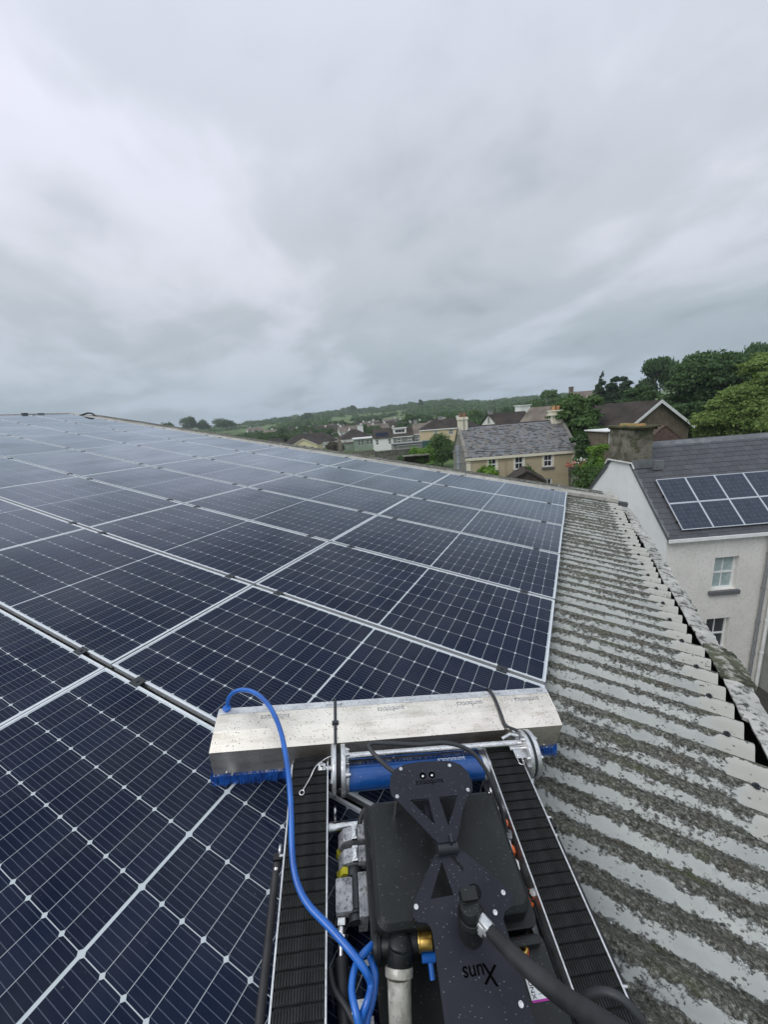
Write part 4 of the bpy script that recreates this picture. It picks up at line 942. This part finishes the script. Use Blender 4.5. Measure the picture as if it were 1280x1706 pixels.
m = MB(); m.cyl((.52, 3.3, -2.4), (.52, 3.3, -.55), .035, 8); m.build('flue', M_lead, tanh)
# small slate roof in front of it
house('porch', 'small slate roofed outhouse peeping over the verge before the tan house', 'outhouse', (-4.0, 27.7), 12, 2.2, 2.4, -5.00, -4.32, -10.2, M_t1, M_t1, 'front', overh=.12)

# ------------------------------------------------------------------ far houses
BW = (M_white, M_t1)
M_roofb = mat('brown_roof', (.05, .042, .037), .9, 0, 0, .15, mottled((.034, .029, .026), (.062, .053, .046), .5)); M_roofg = mat('grey_brown_roof', (.16, .135, .11), .9, 0, 0, .3, mottled((.12, .10, .085), (.21, .18, .15), .6))
M_yelw = mat('pale_yellow_render', (.66, .60, .38), .8); M_pale = mat('pale_render', (.62, .62, .58), .8, 0, 0, .3, mottled((.66, .66, .62), (.76, .76, .72), .5)); M_sage = mat('sage_render', (.26, .32, .26), .85, 0, 0, .3, mottled((.23, .29, .23), (.30, .36, .29), .6)); M_peach = mat('peach_render', (.58, .47, .31), .85); M_greyh = mat('grey_house_render', (.24, .25, .24), .85)
def wrow(n, L_, z0, z1, w=.9, m0=.8): return [(m0 + (L_ - 2 * m0 - w) * i / max(1, n - 1), m0 + (L_ - 2 * m0 - w) * i / max(1, n - 1) + w, z0, z1) for i in range(n)]
house('bungalow', 'pale yellow gable fronted bungalow just beyond the verge', 'house', (-111.05, 137.3), 22, 11.5, 10, -9.2, -6.4, -13.5, M_yelw, M_roofb, 'front', wins=[(2, 3.6, -11.2, -10.0), (5.2, 6.6, -11.0, -9.3), (8.2, 9.8, -11.2, -10.0)], trim=M_cream, overh=.4)
house('wide_bungalow', 'long bungalow with dark hipped roof behind the yellow gable', 'house', (-117, 142.5), 52, 25, 12, -9.3, -4.9, -13.5, M_pale, M_roofb, 'hip', chim=[(13, 6, 1.3, 1.0, -3.7, M_roofg)], trim=M_white, wins=wrow(4, 25, -11.3, -10.0, 1.4, 2))
house('dark_roofed_house', 'low house with dark roof left of the yellow bungalow', 'house', (-119.5, 127), 35, 12, 9, -8.9, -5.3, -13.5, M_pale, M_roofb, 'hip')
house('far_semi', 'distant pale house pair with dark roof below the wooded hill', 'house', (-204, 258), 45, 17, 8, -7.8, -3.6, -13, M_pale, M_roofb, 'gable', wins=wrow(4, 17, -10, -8.6, 1.2), chim=[(3, 4, 1.2, .8, -2.6), (14, 4, 1.2, .8, -2.6)])
house('far_terrace', 'distant white house with two chimneys above the long bungalow', 'house', (-186.5, 259.5), 35, 19, 8, -7.6, -3.2, -14, M_white, M_roofb, 'gable', wins=wrow(5, 19, -10, -8.6, 1.2), chim=[(1.5, 4, 1.4, 1, -2.2, M_roofg), (17, 4, 1.4, 1, -2.2, M_roofg)])
house('far_long_house', 'distant long white building under the green field', 'house', (-223.6, 355.5), 40, 26, 7, -6.2, -3.4, -12, M_white, M_roofg, 'gable', wins=wrow(5, 26, -8.6, -7.2, 1.3))
house('hipped_house', 'house with brown hipped roof behind the sage extension', 'house', (-88.5, 143), 42, 13, 11, -7.7, -4.2, -13, M_pale, M_roofb, 'hip', chim=[(9.5, 5.5, 2.2, 1.4, -3.0, M_white)], wins=wrow(3, 13, -10, -8.6))
house('sage_extension', 'sage green flat roofed extension with white fascia and sunroom windows', 'house', (-77.8, 134.1), 30, 8.2, 6, -7.6, -7.2, -13, M_sage, M_white, 'flat', wins=[(1.6, 2.5, -10.0, -8.0), (2.9, 3.8, -10.0, -8.0), (4.9, 6.0, -9.8, -8.0), (6.3, 7.4, -9.8, -8.0)], overh=.5)
house('side_annexe', 'low grey green annexe left of the sage extension', 'house', (-83, 135), 40, 5, 5, -9.0, -8.7, -13, M_sage, M_roofg, 'flat', wins=[(1, 1.6, -10.6, -9.6)])
t1, r1 = house('terraced_house', 'white walled half of the terrace with rooftop solar panel', 'house', (-58.9, 114.6), 30, 6.2, 7, -6.5, -3.6, -10.5, M_white, M_t1, 'gable', wins=[(.5, 1.5, -8.6, -6.9), (4.6, 5.6, -8.6, -6.9)], fw=.14)
t2, r2 = house('terraced_house', 'grey walled half of the terrace with white roof dormer', 'house', (-53.5, 117.75), 30, 6.4, 7, -6.5, -3.6, -10.5, M_greyh, M_t1, 'gable', wins=[(1.2, 2.6, -8.6, -6.9), (4.8, 6.0, -8.6, -6.9)], fw=.2, trim=M_white)
m = MB(); m.box((.3, .9, -5.6), (4.6, 3.2, -3.95)); m.box((.1, .6, -3.95), (4.8, 3.4, -3.75)); m.build('dormer', M_white, r2); window(r2, .8, 4.1, -5.3, -4.2, .86, M_glass, M_white, (2, 0), .15)
m = MB(); m.box((.8, .5, .12), (4.8, 2.4, .16), 0, Matrix.Translation((0, 0, -6.5)) @ Matrix.Rotation(math.atan2(2.9, 3.5), 4, 'X')); m.build('roof_panel', M_cell, r1)
house('brown_roofed_house', 'house with weathered brown roof and white bay at terrace end', 'house', (-48.6, 122.5), 15, 6.8, 8, -6.2, -3.0, -10.5, M_greyh, M_roofg, 'gable', wins=[(.8, 2.0, -8.8, -6.8), (4.8, 6.0, -8.8, -6.8)], chim=[(.8, 4, 1.1, .9, -1.9)], fw=.2, trim=M_white)
house('peach_house', 'peach house with dark hipped roof and grey chimney stack', 'house', (-41.0, 109.5), 22, 17, 9, -4.5, -1.9, -8.5, M_peach, M_roofb, 'hip', wins=[(4.0, 5.0, -6.2, -5.0), (8.2, 9.6, -6.3, -5.0), (12.4, 13.8, -6.3, -5.0)], trim=M_white, chim=[(6.3, 4.5, 1.4, 1.1, -1.2, M_greyh), (11.5, 4.5, 1.0, .8, -1.4, M_white)], fw=.14)
house('brown_slate_house', 'dark roofed house peeping over the tan house ridge', 'house', (-13.4, 76.5), 35, 7.2, 7, -2.9, -1.0, -9, M_pale, M_roofb, 'gable', chim=[(.3, 3.5, .8, .7, -.3, M_greyh)])
house('steep_grey_house', 'steep grey roofed gable behind the tan house chimney', 'house', (-8.4, 64.5), -38, 7.6, 6.5, -3.4, -.35, -9, M_roofg, M_roofg, 'gable')
house('white_block', 'small far white building above the grey roofs', 'house', (-14.3, 119.1), 38, 3.0, 3, .1, .35, -3, M_white, M_white, 'flat')
house('hilltop_house', 'grey roofed house on the rise left of the conifers', 'house', (-.2, 108.5), 28, 6.5, 6, .6, 2.4, -4, M_roofg, M_roofg, 'gable', chim=[(.3, 3.5, .8, .8, 3.6, M_roofg)])
gh, gr = house('gable_house', 'brown stucco gable house with white bargeboards beneath the trees', 'house', (4.1, 46.6), 42, 9.0, 13, -3.25, -.52, -9, M_stuc, M_roofb, 'front', trim=M_white, overh=.35)
m = MB(); m.box((-.2, 6.5, -2.6), (1.6, 7.6, -.75)); m.box((-.3, 6.4, -.75), (1.7, 7.7, -.6)); m.build('chimney', M_roofg, gr)
house('roadside_house', 'dark roofed house joined left of the gable house', 'house', (3.4, 53.5), 15, 5.5, 7, -3.0, -.72, -9, M_pale, M_roofb, 'gable', wins=[(1, 2.2, -5, -3.6)])
house('white_extension', 'flat roofed extension with white framed windows beside bright bush', 'house', (2.5, 41.0), 30, 2.3, 3, -2.80, -2.70, -9, M_stuc, M_white, 'flat', wins=[(.15, .75, -4.2, -2.95), (1.1, 1.9, -4.2, -2.95)], fw=.12, overh=.25)
house('brick_outhouse', 'ruined brick gable behind the white house ridge', 'outhouse', (4.2, 31.5), 30, 2.6, 2.5, -3.0, -2.0, -9, M_oldbrick, M_oldbrick, 'front', overh=.03)
# scattered houses on the hillside
M_rf = [M_roofb, M_roofg, M_t1]
rh = random.Random(21); rowh = []
for (th, D) in ((-21.5, 240), (-23.2, 225), (-19.8, 230), (-24.8, 260), (-26.2, 300), (-27.6, 285), (-29.2, 300), (-31.0, 320), (-18.4, 250), (-33.0, 300), (-34.6, 330), (-22.4, 290), (-20.5, 310), (-25.5, 350), (-42.5, 330), (-44.4, 420), (-28.5, 230), (-30.3, 235), (-32.0, 240), (-23.8, 205), (-22.0, 210), (-26.8, 240), (-29.8, 262), (-33.6, 262), (-35.5, 275), (-31.6, 285), (-24.3, 300), (-21.6, 262), (-37.2, 310), (-39.0, 340), (-27.9, 330), (-18.9, 215)):
    x, y = D * math.sin(R(th)), D * math.cos(R(th)); g = zg(x, y) - H0; wl = 5 + .5 * rh.random(); Lh = rh.uniform(9, 16)
    house('hillside_house', 'small far %s house with %s roof among the hillside trees' % ((wn := rh.choice(('white', 'pale', 'pale', 'grey'))), (rn := rh.choice(('brown', 'grey brown', 'dark')))), 'house', (x, y), rh.uniform(5, 60), Lh, 7.5, g + 4.9, g + 8.0, g - 2, {'white': M_white, 'pale': M_pale, 'grey': M_greyh}[wn], {'brown': M_roofb, 'grey brown': M_roofg, 'dark': M_t1}[rn], 'gable', group='houses scattered on the far hillside',
          wins=wrow(3, Lh, g + 2.9, g + 4.2, 1.1), chim=[(rh.uniform(1, Lh - 1), 3.75, 1.0, .8, g + 9)])
# garden things
def simple(name, label, cat, boxes, m_, loc, rz, bevel=0):
    v = MB()
    for a, b in boxes: v.box(a, b)
    o = v.build(name, m_, None, bevel); o.location = (loc[0], loc[1], H0); o.rotation_euler = (0, 0, R(rz)); return tag(o, label, cat)
simple('garden_wall', 'long dark stone garden wall below the terrace', 'wall', [((0, 0, -12), (6, .5, -7.9)), ((6, 0, -12), (12.5, .5, -8.1)), ((0, -.1, -7.9), (6, .6, -7.75)), ((6, -.1, -8.1), (12.5, .6, -7.95))], M_stone, (-42.2, 81.8), 57)
simple('lean_to', 'grey flat lean-to roofs behind the garden wall', 'shed', [((0, 0, -10), (8.5, 3, -7.6)), ((-.3, -.4, -7.6), (8.8, 3.2, -7.4)), ((1, -1.5, -10), (7.5, 0, -8.1)), ((.8, -1.7, -8.1), (7.7, -.45, -8.0))], M_greyh, (-45.6, 100.1), 35)
t = thing('dark_shed', 'open dark shed with flat roof in the gardens', 'shed', (-28.3, 66.5, H0), R(28))
v = MB(); v.box((0, 1.8, -10.5), (4.6, 1.9, -7.35)); v.box((0, 0, -10.5), (.1, 1.8, -7.35)); v.box((4.5, 0, -10.5), (4.6, 1.8, -7.35)); v.build('wall', M_t1, t)
v = MB(); v.box((-.15, -.3, -7.35), (4.75, 2.0, -7.22)); v.build('roof', M_stone, t)
simple('teal_shed', 'teal painted shed end beside the peach house', 'shed', [((0, 0, -9.5), (2.2, 3, -6.3))], M_teal, (-32.9, 89.0), 19)
simple('brick_chimney_stack', 'tall brick chimney stack left of the sage extension', 'chimney', [((0, 0, -12), (1.5, 1.2, -7.0)), ((.35, .2, -7.0), (1.15, 1.0, -5.4)), ((.25, .1, -5.4), (1.25, 1.1, -5.25))], M_roofg, (-75.2, 118.2), 30)
simple('hedge_wall', 'grey yard wall in front of the sage extension', 'wall', [((0, 0, -12), (9, .4, -10.3))], M_stone, (-66, 110.5), 45)
t = thing('utility_pole', 'grey steel utility pole before the tan house gable', 'pole', (-7.64, 27.98, H0))
v = MB(); v.tube([(0, 0, -10.2), (0, 0, -2.75)], [.14, .125], 14); v.build('pole', M_galv, t)
v = MB(); v.box((-.14, -.14, -2.75), (.14, .14, -2.45)); v.cyl((0, 0, -2.45), (0, 0, -2.36), .07, 10); v.torus((0, 0, -3.0), .15, .03, 'z', 16); v.torus((0, 0, -3.6), .15, .02, 'z', 16); v.build('fitting', M_galv, t)
for sx in (-1, 1):
    v = MB(); v.tube([(0, 0, -3.0), (sx * .35, 0, -2.85)], .03, 8); v.sphere((sx * .38, 0, -2.83), .06); v.build('insulator', M_lead, t)
for k, (za, zb, lab) in enumerate(((-2.85, -3.0, 'upper thin overhead wire crossing before the tan house'), (-3.7, -3.25, 'lower sagging overhead wire crossing before the tan house'))):
    for half in (0, 1):
        if half == 0: pts = [(-7.64 + (12.0) * u, 27.98 + 6.5 * u, H0 + za + (zb - za) * u - 1.1 * 4 * u * (1 - u) * .22) for u in [i / 12 for i in range(13)]]
        else: pts = [(-7.64 - 12.0 * u, 27.98 + 9 * u, H0 + za - .6 * u - .9 * u * (1 - u)) for u in [i / 10 for i in range(11)]]
        v = MB(); v.tube(pts, .011, 5)
        tag(v.build('overhead_wire', M_clamp), lab if half == 0 else lab.replace('crossing before the tan house', 'running left from the steel pole'), 'wire')
simple('close_board_fence', 'weathered fence behind the white house gable', 'fence', [((0, 0, -8.5), (6.5, .06, -6.3)), ((0, -.05, -6.35), (6.5, .1, -6.22)), ((1.4, -.1, -8.5), (1.55, 0, -6.1)), ((3.2, -.1, -8.5), (3.35, 0, -6.1)), ((5.0, -.1, -8.5), (5.15, 0, -6.1))], M_greywall, (-.3, 38.6), -52)
t = thing('flower_tub', 'red and white flowers in a tub beneath the big tree', 'flowers', (.0, 42.0, H0))
v = MB(); rf_ = random.Random(8)
for k in range(60): v.sphere((rf_.uniform(-.8, .9), rf_.uniform(-.3, .3), -5.85 + rf_.uniform(-.3, .3)), rf_.uniform(.04, .09), 0, 6, 4)
o = v.build('red_flowers', mat('red_petals', (.45, .09, .06), .8), t); o['kind'] = 'stuff'
v = MB()
for k in range(40): v.sphere((rf_.uniform(-.2, 1.0), rf_.uniform(-.3, .3), -5.6 + rf_.uniform(-.3, .35)), rf_.uniform(.03, .07), 0, 6, 4)
o = v.build('white_flowers', M_white, t); o['kind'] = 'stuff'
v = MB(); v.cyl((0, 0, -8.2), (0, 0, -6.1), .5, 14, 0, .6); v.build('tub', M_t1, t)

# ------------------------------------------------------------------ trees
def crown_mesh(name, lobes, n, size, m_, flat=.0, seed=1):
    """leaf clumps spread over and through the lobes: (x, y, z, rx, rz)"""
    g = np.random.default_rng(seed); lobes = np.array(lobes, float)
    w = lobes[:, 3] ** 2 * lobes[:, 4] ** .5; w /= w.sum(); idx = g.choice(len(lobes), n, p=w); lb = lobes[idx]
    d = g.normal(size=(n, 3)); d /= np.linalg.norm(d, axis=1)[:, None]
    d[:, 2] = np.where(d[:, 2] < -.35, -d[:, 2] * .7, d[:, 2])
    rad = .55 + .47 * g.random(n) ** .6
    bump_ = 1 + .16 * np.sin(d[:, 0] * 7 + lb[:, 0] * 3) * np.sin(d[:, 1] * 8 + lb[:, 1] * 5) + .12 * np.sin(d[:, 2] * 11 + lb[:, 2])
    c = lb[:, :3] + d * (rad * bump_)[:, None] * np.stack([lb[:, 3], lb[:, 3], lb[:, 4]], 1)
    nrm = d * .8 + g.normal(size=(n, 3)) * .75; nrm /= np.linalg.norm(nrm, axis=1)[:, None]
    a = np.cross(nrm, g.normal(size=(n, 3))); a /= np.linalg.norm(a, axis=1)[:, None]; b = np.cross(nrm, a)
    s = size * (.55 + .9 * g.random(n))[:, None]
    v0 = c - a * s * .5; v1 = c + b * s * .42 + a * s * .1; v2 = c + a * s * .62; v3 = c - b * s * .42 + a * s * .05
    V = np.stack([v0, v1, v2, v3], 1).reshape(-1, 3)
    me = bpy.data.meshes.new(name); me.vertices.add(4 * n); me.vertices.foreach_set('co', V.ravel())
    me.loops.add(4 * n); me.loops.foreach_set('vertex_index', np.arange(4 * n, dtype=np.int32))
    me.polygons.add(n); me.polygons.foreach_set('loop_start', np.arange(0, 4 * n, 4, dtype=np.int32)); me.polygons.foreach_set('loop_total', np.full(n, 4, dtype=np.int32))
    me.materials.append(m_); me.update(calc_edges=True)
    clump = (np.sin(idx * 12.9898) * 43758.5453) % 1.0
    tone = np.clip(.55 * clump + .45 * g.random(n), 0, 1)
    at = me.attributes.new('leaf_tone', 'FLOAT', 'FACE'); at.data.foreach_set('value', tone.astype(np.float32))
    return me
def tree(name, label, cat, x, y, zb, zt, rad, m_, n=6000, leaf=.3, seed=1, nl=16, shape='round', group=None, trunk=True):
    g = random.Random(seed); t = thing(name, label, cat, (x, y, H0 + zb), g.uniform(0, 6), group); h = zt - zb
    lobes = []; limbs = []
    if shape == 'cone':
        for k in range(nl):
            u = (k + .5) / nl; z = h * (.16 + .80 * u); r = rad * (1 - u * .88) * g.uniform(.6, 1.1); a = g.uniform(0, 6.28)
            lobes.append((math.cos(a) * r * .45, math.sin(a) * r * .45, z, max(.25, r * .62), h * .07))
    elif shape == 'bush':
        for k in range(nl):
            a = g.uniform(0, 6.28); q = g.random() ** .5 * rad * .65; lobes.append((math.cos(a) * q, math.sin(a) * q, h * g.uniform(.3, .72), rad * g.uniform(.3, .5), h * g.uniform(.2, .32)))
    else:
        for k in range(nl):
            a = g.uniform(0, 6.28); u = g.uniform(0, 1) ** .8; el = u * 1.35
            q = rad * .68 * math.cos(el) * g.uniform(.7, 1.1); z = h * (.40 + .42 * math.sin(el) * g.uniform(.85, 1.12))
            if shape == 'tall': z = h * g.uniform(.22, .85); q = rad * .6 * math.sin(PI * min(1, (z / h) * .95 + .08)) * g.uniform(.5, 1.1)
            rr_ = rad * g.uniform(.24, .42); lobes.append((math.cos(a) * q, math.sin(a) * q, min(z, h - rr_ * .8), rr_, rr_ * g.uniform(.6, .85)))
        lobes.append((0, 0, h * .55, rad * .5, h * .22))
    if trunk:
        m = MB(); m.tube([(0, 0, 0), (.03 * h * g.uniform(-1, 1), .02 * h, h * .35), (0, 0, h * .75)], [.028 * h + .05, .02 * h + .03, .006 * h], 8)
        for lb in lobes[:10]: m.tube([(0, 0, h * g.uniform(.25, .45)), (lb[0] * .5, lb[1] * .5, lb[2] * .75), (lb[0], lb[1], lb[2])], [.012 * h, .008 * h, .003 * h], 6)
        m.build('trunk', M_bark, t)
    link('crown', crown_mesh('crown', lobes, n, leaf, m_, 0, seed), t)
    return t
tree('big_tree', 'tallest broad dark green tree behind the gable house', 'tree', 16.4, 71, -8, 6.1, 6.4, LF['dark'], 34000, .34, 3, 34)
tree('big_tree', 'dark green tree crowding the right of the tallest tree', 'tree', 20.4, 70, -8, 3.6, 5.4, LF['dark'], 20000, .36, 4, 24)
tree('broad_tree', 'small dark tree standing left of the tallest tree', 'tree', 9.2, 80, -7, 2.8, 3.4, LF['dark'], 12000, .32, 5, 16)
tree('willow', 'tall light green tree at the right edge of the picture', 'tree', 14.8, 45.0, -9, 4.2, 4.4, LF['light'], 60000, .17, 6, 28, 'tall')
tree('willow', 'light green tree beside the gable house bargeboard', 'tree', 11.9, 45.5, -9, 2.2, 3.1, LF['light'], 42000, .16, 7, 20, 'tall')
tree('willow', 'yellow green tree filling in above the white house ridge', 'tree', 15.2, 40, -9, 2.2, 3.6, LF['light'], 42000, .15, 8, 20, 'tall')
tree('broad_tree', 'dark bushy tree low behind the gable house bargeboard', 'tree', 11.8, 56, -9, .3, 3.6, LF['dark'], 14000, .26, 71, 16)
tree('broad_tree', 'dense dark tree low behind the row of conifers', 'tree', 6.6, 99, -6, 2.6, 4.6, LF['blue'], 12000, .36, 72, 18, 'bush')
tree('feathery_tree', 'thin pale feathery tree at far right top', 'tree', 21.5, 62, -8, 5.4, 3.0, LF['light'], 7000, .22, 9, 14)
tree('conifer', 'pointed dark conifer left of the pine pair', 'conifer', 4.2, 95, -6, 5.6, 2.9, LF['blue'], 8000, .34, 10, 16, 'cone')
tree('pine', 'dark pine in the middle of the conifers', 'conifer', 6.4, 96, -6, 5.4, 2.6, LF['blue'], 12000, .3, 11, 16, 'tall')
tree('pine', 'tallest dark pine right of the conifers', 'conifer', 8.3, 95, -6, 5.9, 2.2, LF['blue'], 9000, .34, 12, 14, 'tall')
tree('pine', 'leaning dark pine right of the small gap of sky', 'conifer', 11.4, 89, -6, 4.6, 2.4, LF['blue'], 9000, .34, 13, 14, 'tall')
tree('ash_tree', 'large green tree beside the tan house right chimney', 'tree', 0.05, 49.5, -9.5, 3.0, 3.8, LF['mid'], 26000, .27, 14, 24, 'tall')
tree('ash_tree', 'dark leafy tree under the large tree by the tan house', 'tree', 1.15, 44.8, -9.5, -1.5, 2.3, LF['dark'], 15000, .25, 15, 18, 'tall')
tree('lime_bush', 'bright lime green bush behind the white house gable', 'bush', 1.45, 34.2, -9.8, -2.15, 1.85, LF['bright'], 20000, .13, 16, 16, 'tall')
tree('leafy_bush', 'dark green shrub below the bright lime bush', 'bush', 1.1, 31.8, -10, -4.0, 1.9, LF['mid'], 8000, .16, 17, 14, 'bush')
tree('garden_bush', 'rounded green bush in front of the tan house left window', 'bush', -5.65, 29.6, -7.0, -3.85, 1.05, LF['bright'], 6000, .13, 18, 12, 'bush')
tree('garden_bush', 'green climbing bush right of the small slate roof', 'bush', -2.6, 29.3, -7.0, -3.85, .8, LF['mid'], 5000, .13, 19, 12, 'bush', None, False)
tree('garden_bush', 'yellow green bush beside the dark open shed', 'bush', -26.6, 72, -11.5, -5.6, 3.0, LF['bright'], 9000, .24, 20, 14, 'bush')
tree('garden_bush', 'large dark green bush left of the tan house gable', 'bush', -23.8, 75, -11.5, -4.1, 3.6, LF['mid'], 12000, .26, 21, 16, 'bush')
tree('garden_bush', 'low green bush left of the steel pole', 'bush', -19.8, 58, -11, -7.4, 1.7, LF['mid'], 8000, .2, 22, 14, 'bush')
tree('garden_bush', 'ivy heap spilling over the garden wall end', 'bush', -32.5, 80, -11.5, -7.6, 3.0, LF['mid'], 8000, .25, 23, 14, 'bush')
tree('garden_bush', 'green shrub at the foot of the garden wall', 'bush', -22.8, 64, -11, -8.0, 1.8, LF['bright'], 6000, .2, 30, 12, 'bush')
tree('brown_bush', 'rounded brown bush right of the yellow bungalow', 'bush', -81.5, 125.5, -13, -7.4, 4.2, LF['brown'], 8000, .4, 24, 14, 'bush')
tree('garden_tree', 'small round tree behind the sage extension', 'tree', -93, 160, -13, -5.3, 4.2, LF['mid'], 7000, .5, 25, 12)
tree('horizon_tree', 'first small round tree on the left skyline', 'tree', -404, 294, -2, 13.0, 9, LF['dark'], 2600, 1.1, 26, 12, 'bush', None, False)
tree('horizon_tree', 'tallest round tree on the left skyline', 'tree', -408, 326, -2, 19.5, 11, LF['dark'], 4200, 1.1, 27, 14, 'bush', None, False)
tree('horizon_tree', 'leaning tree between the two skyline domes', 'tree', -404, 342, -2, 16.0, 10, LF['dark'], 3000, 1.1, 28, 12, 'bush', None, False)
tree('horizon_tree', 'widest dome shaped tree on the left skyline', 'tree', -402, 372, -2, 15.5, 16, LF['dark'], 4600, 1.1, 29, 16, 'bush', None, False)
def at(th, D): return D * math.sin(R(th)), D * math.cos(R(th))
# mid distance trees one can tell apart, one mesh per kind
PRO = []
for k in range(5):
    g = random.Random(40 + k); lb = []
    for q in range(11):
        a = g.uniform(0, 6.28); u = g.random(); r_ = .62 * math.cos(u * 1.3) * g.uniform(.7, 1.1)
        lb.append((math.cos(a) * r_, math.sin(a) * r_, .42 + .42 * math.sin(u * 1.35), g.uniform(.26, .42), g.uniform(.18, .28)))
    PRO.append([crown_mesh('crown', lb, 2600, .085, LF[m_], 0, 50 + k) for m_ in ('dark', 'mid')])
tm = MB(); tm.tube([(0, 0, 0), (.01, 0, .35), (0, 0, .7)], [.04, .03, .01], 6); TRK = tm.mesh('trunk', M_bark)
def clone_tree(th, D, h, w, kind, label, group, k=0):
    x, y = at(th, D); t = thing('tree', label, 'tree', (x, y, zg(x, y) - .3), random.uniform(0, 6), group)
    for nm, me in (('trunk', TRK), ('crown', PRO[k % 5][kind])):
        o = link(nm, me, t); o.scale = (w, w, h)
gt = random.Random(77)
for i in range(34):
    th = gt.uniform(-23, -3.5); D = gt.uniform(130, 260); clone_tree(th, D, gt.uniform(9, 12) * (1 if D > 170 else .85), gt.uniform(4.5, 7.5), gt.choice((0, 0, 1)), 'dark green tree behind the roofs in the middle distance', 'trees between the far roofs', i)
for i in range(30):
    th = gt.uniform(-41, -23); D = gt.uniform(205, 380); clone_tree(th, D, gt.uniform(7, 10), gt.uniform(4.5, 7), gt.choice((0, 1)), 'green tree among the distant hillside houses', 'trees among the hillside houses', i)
for i in range(16):
    th = gt.uniform(-51, -41); D = gt.uniform(190, 330); clone_tree(th, D, gt.uniform(6.5, 8.5), gt.uniform(5, 8), gt.choice((0, 1)), 'dark hedge tree below the pasture on the left', 'hedge trees below the pasture', i)
for i in range(14):
    th = gt.uniform(8, 26); D = gt.uniform(88, 150); clone_tree(th, D, gt.uniform(9, 12), gt.uniform(4.5, 7), 0, 'dark tree deep behind the tallest tree', 'background trees on the right rise', i)
# the far wooded hill and hedgerows: nobody could count them
g = np.random.default_rng(5); lob = []
for i in range(1500):
    th = g.uniform(-45, 4); D = g.uniform(430, 1050)
    if -33.5 < th < -22 and D < 760 and g.random() < .93: continue
    if th < -37 and g.random() < .80: continue
    if th < -41 and D < 700 : continue
    x, y = at(th, D); h = g.uniform(5, 10); lob.append((x, y, zg(x, y) + h * .45, g.uniform(5, 9), h * .6))
for (tha, Da, thb, Db) in ((-54, 520, -38, 760), (-50, 700, -37, 900), (-48, 360, -36, 480), (-52, 420, -44, 350), (-33, 700, -22, 760), (-30, 520, -24, 560), (-52, 930, -36, 960), (-40, 600, -34, 700)):
    for u in np.linspace(0, 1, 46):
        x, y = at(tha + (thb - tha) * u + g.uniform(-.15, .15), Da + (Db - Da) * u); h = g.uniform(2.5, 6); lob.append((x, y, zg(x, y) + h * .4, g.uniform(3, 6), h * .6))
o = link('woodland', crown_mesh('woodland', lob, 120000, 2.3, LF['mid'], 0, 6)); tag(o, 'woodland and hedgerows covering the far hill', 'woodland', None, 'stuff')
g2 = random.Random(3)
tree('skyline_pine', 'tall thin tree on the hill skyline above the terrace', 'tree', *at(-20.2, 640), zg(*at(-20.2, 640)) - H0, zg(*at(-20.2, 640)) - H0 + 17, 6, LF['dark'], 2500, 1.4, 61, 10, 'tall')
tree('skyline_tree', 'broad tree on top of the wooded hill left of centre', 'tree', *at(-29.9, 800), zg(*at(-29.9, 800)) - H0, zg(*at(-29.9, 800)) - H0 + 15, 11, LF['dark'], 2500, 1.8, 62, 12)
tree('skyline_tree', 'dark clump of trees beside the green field', 'tree', *at(-36.2, 600), zg(*at(-36.2, 600)) - H0, zg(*at(-36.2, 600)) - H0 + 15, 12, LF['dark'], 3500, 1.6, 63, 14)

# ------------------------------------------------------------------ the damp air
m = MB(); m.box((-1600, -1600, -32), (1600, 1600, H0 + 45))
mh = bpy.data.materials.new('haze'); mh.use_nodes = True; t = mh.node_tree; t.nodes.clear()
pv = t.nodes.new('ShaderNodeVolumePrincipled'); pv.inputs['Color'].default_value = (.86, .93, 1.0, 1); pv.inputs['Density'].default_value = .00032; pv.inputs['Anisotropy'].default_value = .2
out = t.nodes.new('ShaderNodeOutputMaterial'); L(t, pv.outputs[0], out.inputs['Volume'])
tag(m.build('haze', mh), 'thin grey rain haze hanging over the town', None, None, 'stuff')
